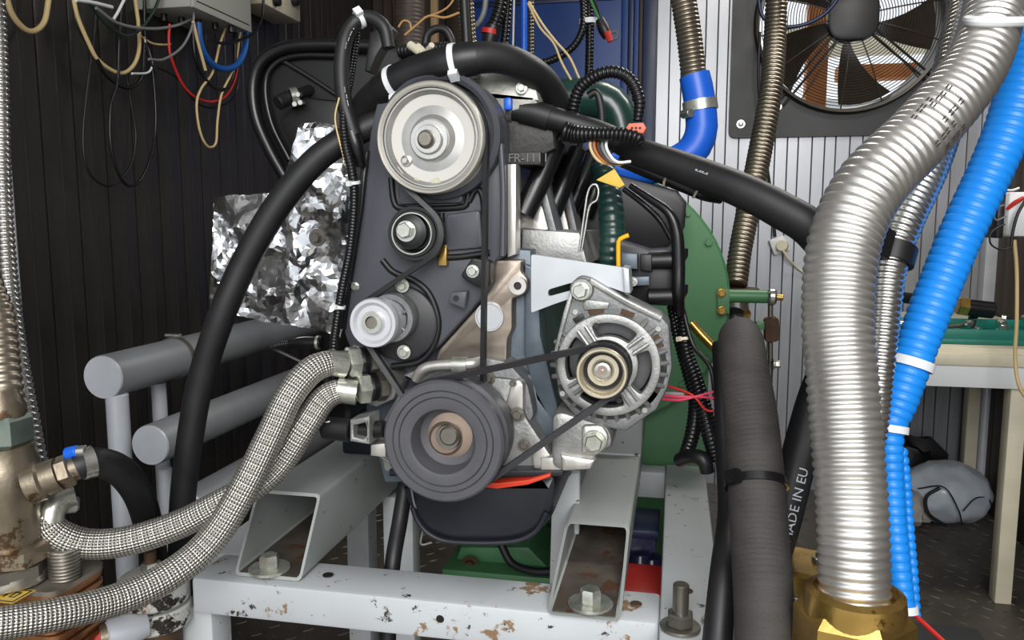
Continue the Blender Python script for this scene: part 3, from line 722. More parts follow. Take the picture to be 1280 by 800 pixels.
# oil pan
pan = pprism('oil_pan', [(490, 592), (696, 592), (698, 606), (694, 640), (676, 668), (640, 682), (560, 682), (525, 668), (508, 640)], 1.0, 1.46, M_oilpan, E, .02, rnd=.015)
mk('pan_rim', tube([P(x, y, 1.002) for x, y in ((516, 634), (522, 650), (537, 667), (566, 677), (636, 677), (668, 665), (684, 640))], [.004] * 7, 10), M_oilpan, pan)
pprism('pan_flange', [(486, 588), (704, 588), (704, 596), (486, 596)], .99, 1.47, M_oilpan, pan, .002)
pprism('gasket', [(600, 603), (622, 604), (660, 600), (688, 592), (688, 596), (660, 606), (622, 611), (600, 609)], .984, 1.02, M_redseal, pan, .001)

# crank sensor and fittings on the left of the block
cs = pprism('crank_sensor', [(437, 525), (462, 520), (462, 556), (437, 552)], .965, 1.0, M_alu, E, .003, [px_out([(442, 532), (456, 529), (458, 535), (458, 545), (454, 549), (442, 546)], .965)])
mk('sensor_plug', cyl(P(406, 534, .985), P(440, 538, .98), .016, 20), M_black_p, cs)
mk('sensor_core', cyl(P(444, 538, .99), P(482, 536, .985), .0115, 20), M_black_p, cs)
pprism('sensor_clip', [(404, 528), (412, 526), (412, 534), (404, 534)], .972, .99, M_white, cs, .001)
pprism('mount_block', [(463, 556), (482, 554), (482, 572), (463, 570)], .99, 1.03, M_alu_w, E, .002)
flt = mk('oil_filter', cyl(P(405, 506, 1.03), P(445, 480, 1.1), .042, 32), M_black_g, E)
fb = pprism('fitting_block', [(440, 430), (475, 440), (500, 480), (492, 500), (470, 510), (440, 500), (428, 460)], 1.02, 1.08, M_alu, E, .006)
for (px, py) in ((445, 452), (457, 485)):
    a = P(px - 22, py + 2, .985); b = P(px + 26, py - 3, 1.02); ax = (b - a).normalized()
    nt = mk('hose_union', hexnut(a + ax * .012, ax, .0215, .018), M_zinc, E)
    mk('union_collar', cyl(a + ax * .03, a + ax * .04, .019, 24), M_black_g, nt)
    mk('union_nut', hexnut(a + ax * .04, ax, .0205, .014, rot=.5), M_steel_d, nt)
# spark plug boots on slanted tubes
for i, (x0, y0, x1, y1, Y) in enumerate(((696, 180, 654, 268, 1.09), (722, 188, 688, 268, 1.18), (742, 192, 708, 272, 1.28), (760, 196, 730, 270, 1.38))):
    bt = mk('spark_plug_boot', tube([P(x0, y0, Y + .03), P((x0 + x1) / 2, (y0 + y1) / 2, Y + .01), P(x1, y1, Y)], [.0135, .016, .0165], 18), M_black_g, E)
    mk('plug_lead', tube([P(x0, y0, Y + .03), P(x0 + 6, y0 - 14, Y + .03), P(x0 + 12, y0 - 30, Y + .04)], [.004] * 3, 8), M_black, bt)
im = pprism('intake_manifold', [(706, 226), (760, 214), (846, 238), (858, 252), (856, 284), (846, 300), (800, 336), (712, 330)], 1.46, 1.56, M_black_p, E, .008)
pprism('manifold_flange', [(700, 250), (760, 246), (770, 330), (704, 328)], 1.40, 1.46, M_cover_d, im, .004)
# coil pack behind the alternator
cl = pprism('ignition_coil', [(772, 300), (812, 312), (850, 310), (850, 384), (790, 380), (772, 362)], 1.12, 1.18, M_black_p, E, .006)
for pts, m_ in (([(776, 316), (797, 317), (797, 337), (776, 335)], M_slate), ([(790, 346), (812, 345), (812, 357), (790, 358)], M_slate), ([(800, 318), (815, 318), (815, 340), (800, 338)], M_cover_d)):
    pprism('coil_terminal', pts, 1.095, 1.125, m_, cl, .003)
for py in (326, 371):
    mk('coil_boot', cyl(P(810, py, 1.11), P(846, py - 1, 1.11), .0115, 20), M_black_p, cl)
    mk('boot_elbow', tube([P(838, py, 1.11), P(848, py - 2, 1.11), P(850, py - 16, 1.11)], [.011, .012, .011], 16), M_black_p, cl)
pbolt(791, 352, 1.094, 4, M_zinc, cl)
# dipsticks
dp = hose('dipstick', [(724, 314, 1.1, 1.6), (730, 270, 1.1, 1.6), (735, 240, 1.1, 1.6), (742, 230, 1.1, 1.6), (748, 236, 1.1, 1.6), (746, 250, 1.1, 1.6), (737, 258, 1.1, 1.6), (731, 290, 1.1, 1.6), (727, 314, 1.1, 1.6)], M_steel, parent=E, n=8)
hose('dipstick_handle', [(773, 334, 1.06, 3), (773, 306, 1.06, 3), (775, 299, 1.06, 3), (786, 294, 1.06, 3)], M_yellow, parent=E, n=8)

# ---------------------------------------------------------------- test stand: frame, rails
ZB = P(465, 744, .93).z
yb_back = PZ(402, 702, ZB).y
fr = T('test_stand_frame', 'chipped white steel frame of the engine test stand with rust streaks', 'frame', (0, 1.0, 0))
fx0, fx1 = P(238, 719, .93).x, P(902, 795, .93).x
rx0 = PZ(826, 735, ZB).x; rx1 = PZ(899, 735, ZB).x
lx0 = PZ(236, 700, ZB).x; lx1 = lx0 + .1
mk('front_beam', box(fx0, rx0 - .0, .93, yb_back, ZB - .052, ZB, .006), M_frame_r, fr)
mk('side_beam', box(rx0, rx1, .85, 1.58, ZB - .07, ZB + .001, .005), M_frame, fr)
mk('side_beam', box(lx0, lx1, yb_back, 1.58, ZB - .07, ZB - .001, .005), M_frame, fr)
mk('rear_beam', box(lx1, rx0, 1.53, 1.58, ZB - .055, ZB - .002, .005), M_frame, fr)
for x, y in ((lx0 + .03, .945), (rx0 + .04, .945), (lx0 + .03, 1.52), (rx0 + .04, 1.52)):
    mk('leg', box(x - .025, x + .025, y, y + .05, 0, ZB - .05, .004), M_frame, fr)
q = P(498, 700, 1.3); mk('post', box(q.x - .028, q.x + .028, 1.3, 1.34, 0, P(498, 622, 1.3).z, .003), M_frame, fr)
pprism('gusset', [(714, 592), (724, 592), (724, 640), (722, 730), (687, 730), (690, 622)], 1.17, 1.185, M_frame, fr, .001)
for px, py in ((550, 774), (410, 719), (859, 739), (795, 755)):
    if py in (774,):
        q = P(px, py, .9295); mk('drilled_hole', cyl(q, q + Vector((0, .003, 0)), .0055, 16), M_cover_d, fr)
    else:
        q = PZ(px, py, ZB + .0015); mk('drilled_hole', cyl(q, q + Vector((0, 0, .0012)), .0075, 16), M_rust if py > 720 else M_cover_d, fr)
# stud, nut and washer standing on the frame
q = PZ(850, 785, ZB + .002); sd = mk('anchor_stud', cyl(q, q + Vector((0, 0, .055)), .0095, 20), M_steel_d, fr)
mk('washer', cyl(q, q + Vector((0, 0, .004)), .024, 28), M_steel_d, sd)
mk('nut', hexnut(q + Vector((0, 0, .004)), (0, 0, 1), .0165, .016), M_steel_d, sd)
q = PZ(889, 776, ZB + .002); bolt(q, (0, 0, 1), .007, .012, M_zinc, fr)

def rail(name, BL, BR, TLy, TRpx, label, mm):
    """box section cut at a slant: bottom front corners on the front beam"""
    a, b = PZ(BL[0], BL[1], ZB + .002), PZ(BR[0], BR[1], ZB + .002); yf = (a.y + b.y) / 2
    tl, tr_ = PX(TLy[0], TLy[1], a.x), PX(TRpx[0], TRpx[1], b.x); yt = (tl.y + tr_.y) / 2; zt = (tl.z + tr_.z) / 2
    x0, x1, z0, z1, t, yb = a.x, b.x, ZB + .002, zt, .004, 1.52
    r = T(name, label, 'steel rail', (x0, yf, z0), 'engine support rails')
    out = rounded([(x0, z0), (x1, z0), (x1, z1), (x0, z1)], .007, 3); inn = rounded([(x0 + t, z0 + t), (x1 - t, z0 + t), (x1 - t, z1 - t), (x0 + t, z1 - t)], .005, 3)
    sy = lambda z: yf + (yt - yf) * (z - z0) / (z1 - z0)
    n = len(out); V = [(p[0], sy(p[1]), p[1]) for p in out] + [(p[0], yb, p[1]) for p in out] + [(p[0], sy(p[1]), p[1]) for p in inn] + [(p[0], yb, p[1]) for p in inn]
    Fc = []
    for i in range(n):
        j = (i + 1) % n
        Fc += [(i, j, n + j, n + i), (2 * n + i, 3 * n + i, 3 * n + j, 2 * n + j), (i, 2 * n + i, 2 * n + j, j), (n + i, n + j, 3 * n + j, 3 * n + i)]
    mk('box_section', G().add(V, Fc), M_rail, r, sharp=.9)
    mk('shade_stop', box(x0 + .003, x1 - .003, yb - .006, yb - .001, z0 + .003, z1 - .003), M_cover_d, r)  # black back added to stop light passing through and deepen the shade
    mk('inner_floor', box(x0 + t + .003, x1 - t - .003, yf + .002, yb - .01, z0 + t, z0 + t + .0008), mm, r)
    return r, x0, x1, yf, yt, z0, z1
r1 = rail('mounting_rail', (295, 717), (374, 729), (317, 612), (405, 617), 'grey square rail with slanted open end, under the braided hoses', M_rail_r)
r2 = rail('mounting_rail', (683, 767), (776, 778), (703, 645), (790, 653), 'grey square rail with rusty inside, under the alternator', M_rail_r)
for (r_, x0, x1, yf, yt, z0, z1), (px, py) in ((r1, (337, 712)), (r2, (738, 756))):
    q = PZ(px, py, z0 + .005); bolt(q, (0, 0, 1), .0135, .018, M_zinc, r_[0] if isinstance(r_, tuple) else r_, 2.1)
_, x0, x1, yf, yt, z0, z1 = r2
ys = PZ(790, 569, z1).y; print('rail', yf, yt, ys, z1, ZB)
mk('support_block', box(x0 + .002, x1 + .002, ys, 1.6, z1 + .0005, P(790, 520, ys).z, .004), M_rail, r2[0])
mk('weld_bead', tube([Vector((x0, ys, z1)), Vector(((x0 + x1) / 2, ys - .001, z1)), Vector((x1, ys, z1))], [.004] * 3, 8), M_frame, r2[0])

_, x0, x1, yf, yt, z0, z1 = r1
mk('mount_foot', box(x1 - .05, x1 + .06, 1.2, 1.28, z1 + .0005, z1 + .08, .006), M_oilpan, blk)

# green machine base under the engine
gb = T('pump_base', 'green enamelled machine base under the oil pan', 'machine base', P(620, 735, 1.42))
q0, q1 = P(556, 712, 1.42), P(700, 726, 1.42)
mk('base_flange', box(q0.x, q1.x, 1.40, 1.62, q1.z - .01, q1.z + .012, .003), M_green, gb)
mk('base_body', prism(px_out([(566, 708), (575, 684), (660, 684), (692, 716)], 1.45), 1.45, 1.6, .006), M_green, gb)
mk('base_pedestal', box(q0.x + .04, q1.x - .03, 1.44, 1.60, 0, q1.z - .01, .004), M_green, gb)
pbolt(588, 706, 1.44, 8, M_rust, gb)
o = hose('drain_hose', [(626, 680, 1.40, 5), (640, 704, 1.39, 5), (668, 714, 1.38, 5), (694, 712, 1.38, 5), (716, 700, 1.38, 5)], M_black, 'thin black hose curling over the green machine base', 'hose')
# bins behind the right rail
q = P(808, 700, 1.35)
cr = T('drip_crate', 'dark blue oily crate on the floor beyond the right rail', 'crate', (q.x, 1.45, 0))
mk('crate_wall', box(q.x - .12, rx0 - .012, 1.40, 1.5, 0, P(808, 664, 1.4).z, .008), M_bluecase, cr)
mk('crate_lip', box(q.x - .125, rx0 - .008, 1.39, 1.51, P(808, 672, 1.4).z, P(808, 664, 1.4).z + .004, .004), M_blue_d, cr)
for px, py in ((800, 700), (815, 705)): mk('oily_lump', lathe([(0, -.02), (.02, -.012), (.026, 0), (.018, .014), (0, .02)], P(px, py, 1.39), (0, 0, 1), 12), M_bluecase, cr)
q = P(806, 738, 1.3)
tag(mk('red_canister', box(q.x - .08, q.x + .045, 1.25, 1.37, 0, q.z + .02, .012), M_red), 'red plastic canister on the floor beside the dark blue crate', 'canister')
q = P(838, 620, 1.6)
dm = T('dynamometer', 'round green dynamometer with a lever arm behind the engine', 'dynamometer', (q.x, 1.6, 0))
DC = P(748, 375, 1.62); dk = MPP(800, 385, 1.62); PC = P(800, 385, 1.62)
mk('end_plate', lathe([(0, 0), (158 * dk, 0), (161 * dk, .004), (161 * dk, .022), (0, .022)], DC, n=64), M_green, dm)
mk('drum', lathe([(0, .022), (152 * dk, .022), (152 * dk, .2), (157 * dk, .205), (157 * dk, .225), (0, .225)], DC, n=64), M_green, dm)
mk('pedestal', box(PC.x - .2, PC.x + .14, 1.66, 1.82, .0, PC.z - .12, .006), M_green, dm)
for px, py, r in ((886, 303, 5), (860, 268, 3), (884, 448, 4), (852, 480, 4)): bolt(P(px, py, 1.62), (0, -1, 0), r * dk, .006, M_green, dm, 1.4)
pprism('arm_plate', [(897, 362), (912, 362), (912, 392), (897, 392)], 1.605, 1.62, M_green, dm, .001)
for py in (366, 388): bolt(P(902, py, 1.604), (0, -1, 0), .0075, .008, M_brass, dm, 1.2)
mk('lever_arm', cyl(P(908, 370, 1.62), P(962, 371, 1.62), 8 * dk, 20), M_green, dm)
re = mk('rod_end', lathe([(.006, -.006), (.013, -.008), (.0165, -.004), (.0165, .004), (.013, .008), (.006, .006), (.006, -.006)], P(965, 371, 1.615), (1, 0, .0), 24), M_steel, dm)
mk('rod_bolt', cyl(P(956, 371, 1.615), P(979, 372, 1.615), .006, 16), M_brass, dm)
mk('link_rod', cyl(P(963, 380, 1.62), P(963, 396, 1.62), .005, 14), M_steel_d, dm)
mk('load_cell', prism(rounded(px_out([(955, 398), (973, 396), (974, 426), (956, 428)], 1.62), .008), 1.61, 1.64, .003), M_rust, dm)
mk('cell_clip', box(P(945, 405, 1.62).x, P(956, 405, 1.62).x, 1.615, 1.635, P(945, 412, 1.62).z, P(945, 402, 1.62).z, .002), M_green, dm)
mk('link_rod', cyl(P(963, 428, 1.62), P(963, 452, 1.62), .005, 14), M_steel_d, dm)
bolt(P(966, 455, 1.61), (1, 0, 0), .008, .012, M_zinc, dm, 1.4)
mk('stay_rod', cyl(P(963, 452, 1.62), Vector((P(963, 452, 1.62).x, 1.66, .3)), .006, 12), M_steel_d, dm)
mk('stay_foot', box(PC.x + .1, P(963, 452, 1.62).x + .02, 1.64, 1.7, .28, .32, .004), M_green, dm)
o = mk('brass_pipe', tube([P(864, 404, 1.56), P(882, 424, 1.55), P(905, 446, 1.54)], [.009] * 3, 14), M_brass, dm)

# ---------------------------------------------------------------- grey pipe rack on the left
pr = T('pipe_rack', 'grey painted steel pipe rack along the dark left wall', 'pipe rack', (P(150, 700, 1.3).x, 1.3, 0))
for (px, py, r, Yf, Ye) in ((128, 472, 28, 1.30, 2.3), (187, 557, 26, 1.30, 2.2), (232, 640, 26, 1.32, 2.1)):
    c = P(px, py, Yf); k = MPP(px, py, Yf) * r
    pm = mk('pipe', lathe([(k * .97, .003), (k, .006), (k, Ye - Yf), (0, Ye - Yf)], c, n=40), M_grey_pipe, pr)
    mk('end_cap', lathe([(0, 0), (k * .95, 0), (k * .985, .003), (k * .97, .008), (0, .008)], c, n=40), M_silver_p, pm)
    if py == 472:
        q = c + Vector((0, .22, 0))
        mk('hose_clamp', lathe([(k, 0), (k + .003, 0), (k + .003, .012), (k, .012), (k, 0)], q, n=40), M_steel_d, pm)
        mk('clamp_screw', cyl(q + Vector((-.02, .006, k + .006)), q + Vector((.016, .006, k + .006)), .005, 12), M_steel, pm)
for px, py0, Y, r in ((146, 492, 1.32, 13.5), (198, 478, 1.50, 9), (206, 585, 1.42, 9)):
    c = P(px, py0, Y); k = MPP(px, py0, Y) * r; mk('post', cyl((c.x, Y, 0), (c.x, Y, c.z), k, 24), M_silver_p, pr)

# flange on the frame's left end with peeling paint
fg = T('pipe_flange', 'round rusty flange with peeling white paint at the frame corner', 'flange', P(190, 800, .9))
c = P(192, 718, .92); k = MPP(192, 718, .92)
pk = mat('peeling_white_paint', (196, 196, 190), .5, 0, .06, 10, .15, 80, spot=[((128, 90, 56), .6, 14), ((40, 34, 30), .56, 18)])
for dz, r, h in ((-.036, 42, .034), (-.068, 43, .028)): mk('flange_ring', lathe([(0, 0), ((r - 2) * k, 0), (r * k, .003), (r * k, h - .003), ((r - 2) * k, h), (0, h)], c + Vector((0, 0, dz)), (0, 0, 1), 40), pk, fg)
mk('flange_pipe', cyl((c.x, c.y, 0), c + Vector((0, 0, -.066)), 30 * k, 28), M_rust, fg)
fbolt = bolt(c + Vector((.0, -.005, -.002)), (0, 0, 1), .0135, .022, M_zinc, fg, 0)
mk('stud_tip', cyl(c + Vector((0, -.005, .018)), c + Vector((0, -.005, .036)), .008, 14), M_rust, fg)
q = P(140, 792, .86)
vl = T('drain_valve', 'small drain valve with a red button below the braided hose', 'valve', q + Vector((0, 0, -.03)))
mk('valve_body', lathe([(0, 0), (.016, 0), (.02, .004), (.02, .03), (.014, .05), (0, .05)], P(132, 795, .84), (.7, .7, 0), 24), M_silver_p, vl)
mk('red_button', cyl(P(126, 797, .832), P(129, 796, .84), .0095, 20), M_red, vl)
mk('button_collar', lathe([(.0105, -.004), (.016, -.004), (.0165, .006), (.0105, .006), (.0105, -.004)], P(129, 796, .837), (.7, .7, 0), 24), M_bronze, vl)
q = P(150, 790, .93); mk('valve_pipe', tube([P(140, 790, .87), P(150, 775, .9), P(166, 770, .905)], [.014, .014, .014], 14), M_silver_p, vl)

# ---------------------------------------------------------------- plate heat exchanger and fittings
ZH = P(60, 722, .80).z
hx = T('heat_exchanger', 'brazed plate heat exchanger with stacked copper plates and a steel top', 'heat exchanger', (P(30, 740, .76).x, .80, 0))
tr_c = PZ(112, 716, ZH); bk = PZ(60, 694, ZH)
hx1, hy1 = tr_c.x, bk.y; hx0, hy0 = hx1 - .24, max(hy1 - .30, PZ(90, 775, ZH - .03).y); print('HX', hx0, hx1, hy0, hy1, ZH)
out = rounded([(hx0, hy0), (hx1, hy0), (hx1, hy1), (hx0, hy1)], .02, 4)
def slab(z0, z1, inset):
    cx, cy = (hx0 + hx1) / 2, (hy0 + hy1) / 2; s = 1 - inset
    o2 = [(cx + (x - cx) * s, cy + (y - cy) * s) for x, y in out]; n = len(o2)
    return G().add([(x, y, z0) for x, y in o2] + [(x, y, z1) for x, y in o2], [tuple(range(n - 1, -1, -1)), tuple(range(n, 2 * n))] + [(i, (i + 1) % n, n + (i + 1) % n, n + i) for i in range(n)])
mk('cover_plate', slab(ZH - .006, ZH, 0), mat('stained_steel', (150, 142, 130), .38, .7, .3, 16, .1, 120, spot=[((110, 80, 50), .68, 16)]), hx)
for i in range(18): mk('plate', slab(ZH - .0065 - (i + 1) * .0062 + .0012, ZH - .0065 - i * .0062, .012 + .03 * (i % 2)), M_copper, hx)
mk('core', slab(ZH - .12, ZH - .006, .06), M_rust, hx)
mk('stand', box(hx0 + .03, hx1 - .03, hy0 + .04, hy1 - .04, 0, ZH - .118, .004), M_rust, hx)
q = PZ(82, 722, ZH)
st = mk('threaded_port', tube([q, q + Vector((0, 0, .02)), q + Vector((0, 0, .036))], [.0185] * 3, 24, corr=(.0042, .0022, .8)), M_steel_d, hx)
mk('port_rim', lathe([(.0145, .03), (.0175, .03), (.0175, .037), (.0145, .037), (.0145, .03)], q, (0, 0, 1), 24), M_steel, st)
q = PZ(22, 742, ZH + .0006); lbp = mk('maker_label', box(q.x - .022, q.x + .014, q.y - .022, q.y + .012, ZH, ZH + .0006), M_label, hx)
for a in ((-.02, .012, -.02, -.018), (-.02, .012, .008, .010), (-.02, -.018, -.018, .008), (.010, .012, -.018, .008), (-.012, -.009, -.01, .003), (-.004, .004, -.01, -.008), (-.004, .004, .001, .003), (.002, .004, -.008, .001), (-.004, -.002, -.008, .001)):
    mk('label_print', box(q.x + a[0], q.x + a[1], q.y + a[2], q.y + a[3], ZH + .0007, ZH + .001), M_ink, lbp)

YT = .78
tf = T('pipe_tee', 'tarnished brass pipe tee with hex nuts standing on the heat exchanger', 'pipe fitting', P(8, 712, YT))
ct = P(6, 600, YT); tk = MPP(6, 600, YT)
def zpx(py): return P(6, py, YT).z
def vlathe(name, prof, m, par): return mk(name, lathe([(r * tk, zpx(py)) for r, py in prof], (ct.x, YT, 0), (0, 0, 1), 36), m, par)
vlathe('tee_body', [(0, 676), (36, 676), (38, 668), (37, 640), (40, 625), (42, 600), (40, 578), (35, 566), (36, 556), (0, 556)], M_bronze, tf)
mk('lower_nut', hexnut((ct.x, YT, zpx(700)), (0, 0, 1), 50 * tk, zpx(676) - zpx(700)), M_bronze, tf)
mk('lower_nut', hexnut((ct.x, YT, zpx(716)), (0, 0, 1), 45 * tk, zpx(698) - zpx(716), rot=.4), M_steel_d, tf)
vlathe('lower_collar', [(0, 724), (40, 724), (40, 712), (0, 712)], M_steel, tf)
mk('upper_nut', hexnut((ct.x, YT, zpx(556)), (0, 0, 1), 36 * tk, zpx(518) - zpx(556)), mat('verdigris_nut', (112, 124, 116), .45, .6, .3, 22, .1, 150, spot=[((150, 120, 84), .6, 22)]), tf)
vlathe('upper_ferrule', [(0, 522), (30, 520), (30, 508), (25, 498), (22, 486), (0, 486)], M_bronze, tf)
b0, b1 = P(36, 606, YT), P(112, 578, YT + .03); ax = (b1 - b0).normalized(); L = (b1 - b0).length
mk('branch', lathe([(0, 0), (25 * tk, 0), (25 * tk, L * .22), (21 * tk, L * .26), (21 * tk, L * .5), (0, L * .5)], b0, ax, 32), M_bronze, tf)
mk('branch_nut', hexnut(b0 + ax * L * .5, ax, 21 * tk, L * .22, rot=.2), M_bronze, tf)
mk('branch_barb', lathe([(0, 0), (16 * tk, 0), (16 * tk, L * .3), (0, L * .3)], b0 + ax * L * .7, ax, 24), M_bronze, tf)
hb = hose('coolant_hose', [(96, 584, YT + .02, 17), (118, 577, YT + .035, 18), (150, 588, YT + .08, 19), (172, 616, YT + .14, 18), (184, 650, YT + .2, 17), (192, 690, YT + .25, 16), (196, 740, YT + .26, 16), (198, 820, YT + .27, 16)], M_black, 'short black hose with a worm clamp on the brass tee', 'hose')
cb = tie(hb, 108, 580, .013, M_steel, 'worm_clamp', .002, False)
q = P(102, 562, YT + .02); mk('clamp_tip', cyl(P(84, 567, YT + .02), P(98, 564, YT + .02), .0075, 16), M_sil_blue, cb); mk('clamp_screw', cyl(P(97, 564, YT + .02), P(108, 563, YT + .022), .0065, 14), M_steel, cb)
fx = hose('flex_pipe', [(-45, -60, .86, 19), (-45, 100, .86, 19), (-40, 260, .85, 19), (-22, 340, .83, 19), (-4, 390, .82, 19.5), (0, 430, .81, 21), (4, 480, .795, 22), (6, 500, .79, 23)], M_flex_b, 'rust-stained corrugated pipe above the brass tee', 'pipe', n=24, corr=(.011, .003, .8))
hose('flex_pipe', [(-3, -20, 1.05, 8), (2, 100, 1.03, 9), (4, 230, 1.0, 10), (10, 340, .97, 11), (22, 450, .93, 13), (36, 540, .9, 15), (46, 600, .88, 16), (52, 660, .86, 17), (52, 720, .85, 17), (50, 820, .84, 17)], M_flex, 'slim stainless corrugated pipe running down beside the dark wall', 'pipe', n=20, corr=(.009, .0028, .8))
wx = P(8, 240, 1.25)
tag(mk('white_conduit', cyl((wx.x, 1.25, .0), (wx.x, 1.25, 2.499), .011, 16), M_white), 'thin white conduit standing against the dark left wall', 'conduit')

# ---------------------------------------------------------------- braided hoses
for pts, lab, fr_ in (([(426, 456, .985, 12), (412, 454, .975, 16), (388, 464, .955, 17.5), (362, 495, .93, 18), (340, 540, .91, 18), (307, 607, .88, 18.5), (265, 674, .85, 19), (215, 717, .81, 19.5), (150, 748, .76, 20), (70, 768, .70, 20.5), (-20, 782, .65, 21), (-110, 792, .61, 21)], 'braided steel hose sweeping from the upper fitting down past the heat exchanger', (420, 455)),
                      ([(440, 490, .985, 12), (424, 489, .98, 15), (404, 500, .97, 16.5), (380, 535, .95, 17), (348, 582, .935, 17), (315, 610, .915, 17), (285, 624, .9, 17), (225, 655, .88, 18), (160, 676, .85, 18.5), (110, 680, .83, 19), (76, 670, .815, 19), (60, 654, .81, 18), (64, 640, .815, 17)], 'braided steel hose looping from the lower fitting up to a ferrule', (436, 490))):
    h = hose('braided_hose', pts, M_braid, lab, 'hose', 'braided steel hoses', n=28, ds=.006)
    tie(h, fr_[0], fr_[1], .026, M_zinc, 'ferrule', .0012, False, .001)
    if fr_[1] == 490:
        mk('end_ferrule', tube([P(62, 652, .81), P(66, 636, .815), P(78, 622, .83), P(92, 618, .84)], [.0155, .0155, .015, .0135], 20), M_zinc, h)
        mk('end_nut', hexnut(P(84, 640, .84), (0, .2, 1), .014, .018), M_zinc, h)

# ---------------------------------------------------------------- foil heat shield
def inside(p, poly):
    c = False; n = len(poly)
    for i in range(n):
        (x1, y1), (x2, y2) = poly[i], poly[i - 1]
        if (y1 > p[1]) != (y2 > p[1]) and p[0] < (x2 - x1) * (p[1] - y1) / (y2 - y1) + x1: c = not c
    return c
rnd = random.Random(7)
fpoly = [(267, 248), (285, 244), (320, 243), (350, 240), (360, 205), (374, 154), (400, 152), (425, 158), (450, 200), (452, 260), (442, 340), (430, 400), (426, 422), (400, 412), (330, 402), (290, 392), (262, 388), (263, 340), (266, 300)]
bnd = []
for i in range(len(fpoly)):
    a, b = Vector(fpoly[i]), Vector(fpoly[(i + 1) % len(fpoly)]); m_ = max(1, int((b - a).length / 5))
    for j in range(m_): t = a.lerp(b, j / m_); bnd.append((t.x + rnd.uniform(-.8, .8), t.y + rnd.uniform(-.8, .8)))
pts = bnd[:]
for x in range(262, 456, 5):
    for y in range(150, 424, 5):
        q = (x + rnd.uniform(-1.7, 1.7), y + rnd.uniform(-1.7, 1.7))
        if inside(q, fpoly): pts.append(q)
nb = len(bnd)
res = geometry.delaunay_2d_cdt([Vector(p) for p in pts], [(i, (i + 1) % nb) for i in range(nb)], [], 1, 1e-4)
waves = [(Vector((math.cos(a), math.sin(a))) / rnd.uniform(*s), rnd.random(), amp) for a, s, amp in
         [(rnd.uniform(0, 6.28), (70, 140), .012) for _ in range(4)] + [(rnd.uniform(0, 6.28), (34, 64), .005) for _ in range(5)] + [(rnd.uniform(0, 6.28), (18, 28), .0011) for _ in range(4)]]
def crumple(x, y):
    wx = x + 20 * noise.noise(Vector((x / 45, y / 45, 3))); wy = y + 20 * noise.noise(Vector((x / 45, y / 45, 9)))
    h = 0
    for k, ph, amp in waves: f = (k.x * wx + k.y * wy + ph) % 1; h += amp * (abs(f - .5) * 2 - .5)
    return h
V = [P(p.x, p.y, 1.17 + crumple(p.x, p.y) + (.03 if p.x > 430 else 0)) for p in res[0]]; n = len(V)
g = G().add(V + [v + Vector((0, .0012, 0)) for v in V], [tuple(f) for f in res[2]] + [tuple(n + i for i in reversed(f)) for f in res[2]])
fo = tag(mk('foil_heat_shield', g, M_foil, flat=True), 'crumpled aluminium foil sheet wrapped beside the timing cover', 'foil shield')
bolt(P(397, 297, 1.145), (0, -1, 0), .008, .01, M_steel_d, fo, 1.7)

# ---------------------------------------------------------------- black air box behind the engine
YX = 1.34
ab_ = T('air_cleaner', 'black plastic air cleaner housing with rounded rim left of the engine', 'air cleaner', P(400, 200, YX))
shell = [(318, 92), (330, 72), (352, 58), (390, 54), (450, 54), (520, 60), (520, 230), (372, 240), (346, 205), (324, 160), (316, 120)]
mk('housing', prism(rounded(px_out(shell, YX), .02), YX, YX + .16, .01), M_black_p, ab_)
hose('rim', [(470, 58, YX - .01, 8), (400, 56, YX - .01, 8), (356, 60, YX - .01, 8), (328, 76, YX - .01, 8), (317, 105, YX - .01, 8), (320, 145, YX - .01, 8), (336, 185, YX - .01, 8), (360, 228, YX - .01, 8)], M_black_g, parent=ab_, n=14)
hose('inner_rim', [(440, 70, YX - .006, 4), (370, 70, YX - .006, 4), (340, 84, YX - .006, 4), (332, 112, YX - .006, 4), (340, 155, YX - .006, 4), (362, 200, YX - .006, 4)], M_black_g, parent=ab_, n=10)
hose('moulded_ridge', [(350, 74, YX - .004, 3), (385, 95, YX - .004, 3), (420, 118, YX - .004, 3)], M_black_p, parent=ab_, n=8)
pprism('duct_wedge', [(346, 150), (375, 120), (420, 125), (450, 160), (400, 215), (370, 195)], YX - .03, YX + .01, M_black_p, ab_, .01)
sn = mk('temperature_sensor', cyl(P(347, 129, YX - .06), P(362, 122, YX - .04), .0125, 20), M_black_p, ab_)
mk('sensor_clamp', lathe([(.0125, -.006), (.0165, -.006), (.0165, .006), (.0125, .006), (.0125, -.006)], P(367, 121, YX - .04), (1, .8, .3), 20), M_steel, sn)
mk('sensor_stem', cyl(P(364, 121, YX - .045), P(388, 112, YX - .0), .009, 14), M_black_p, sn)
for px, py in ((372, 118), (375, 128), (368, 130)): mk('clamp_screw', cyl(P(px, py, YX - .055), P(px + 3, py, YX - .04), .0045, 10), M_steel, sn)

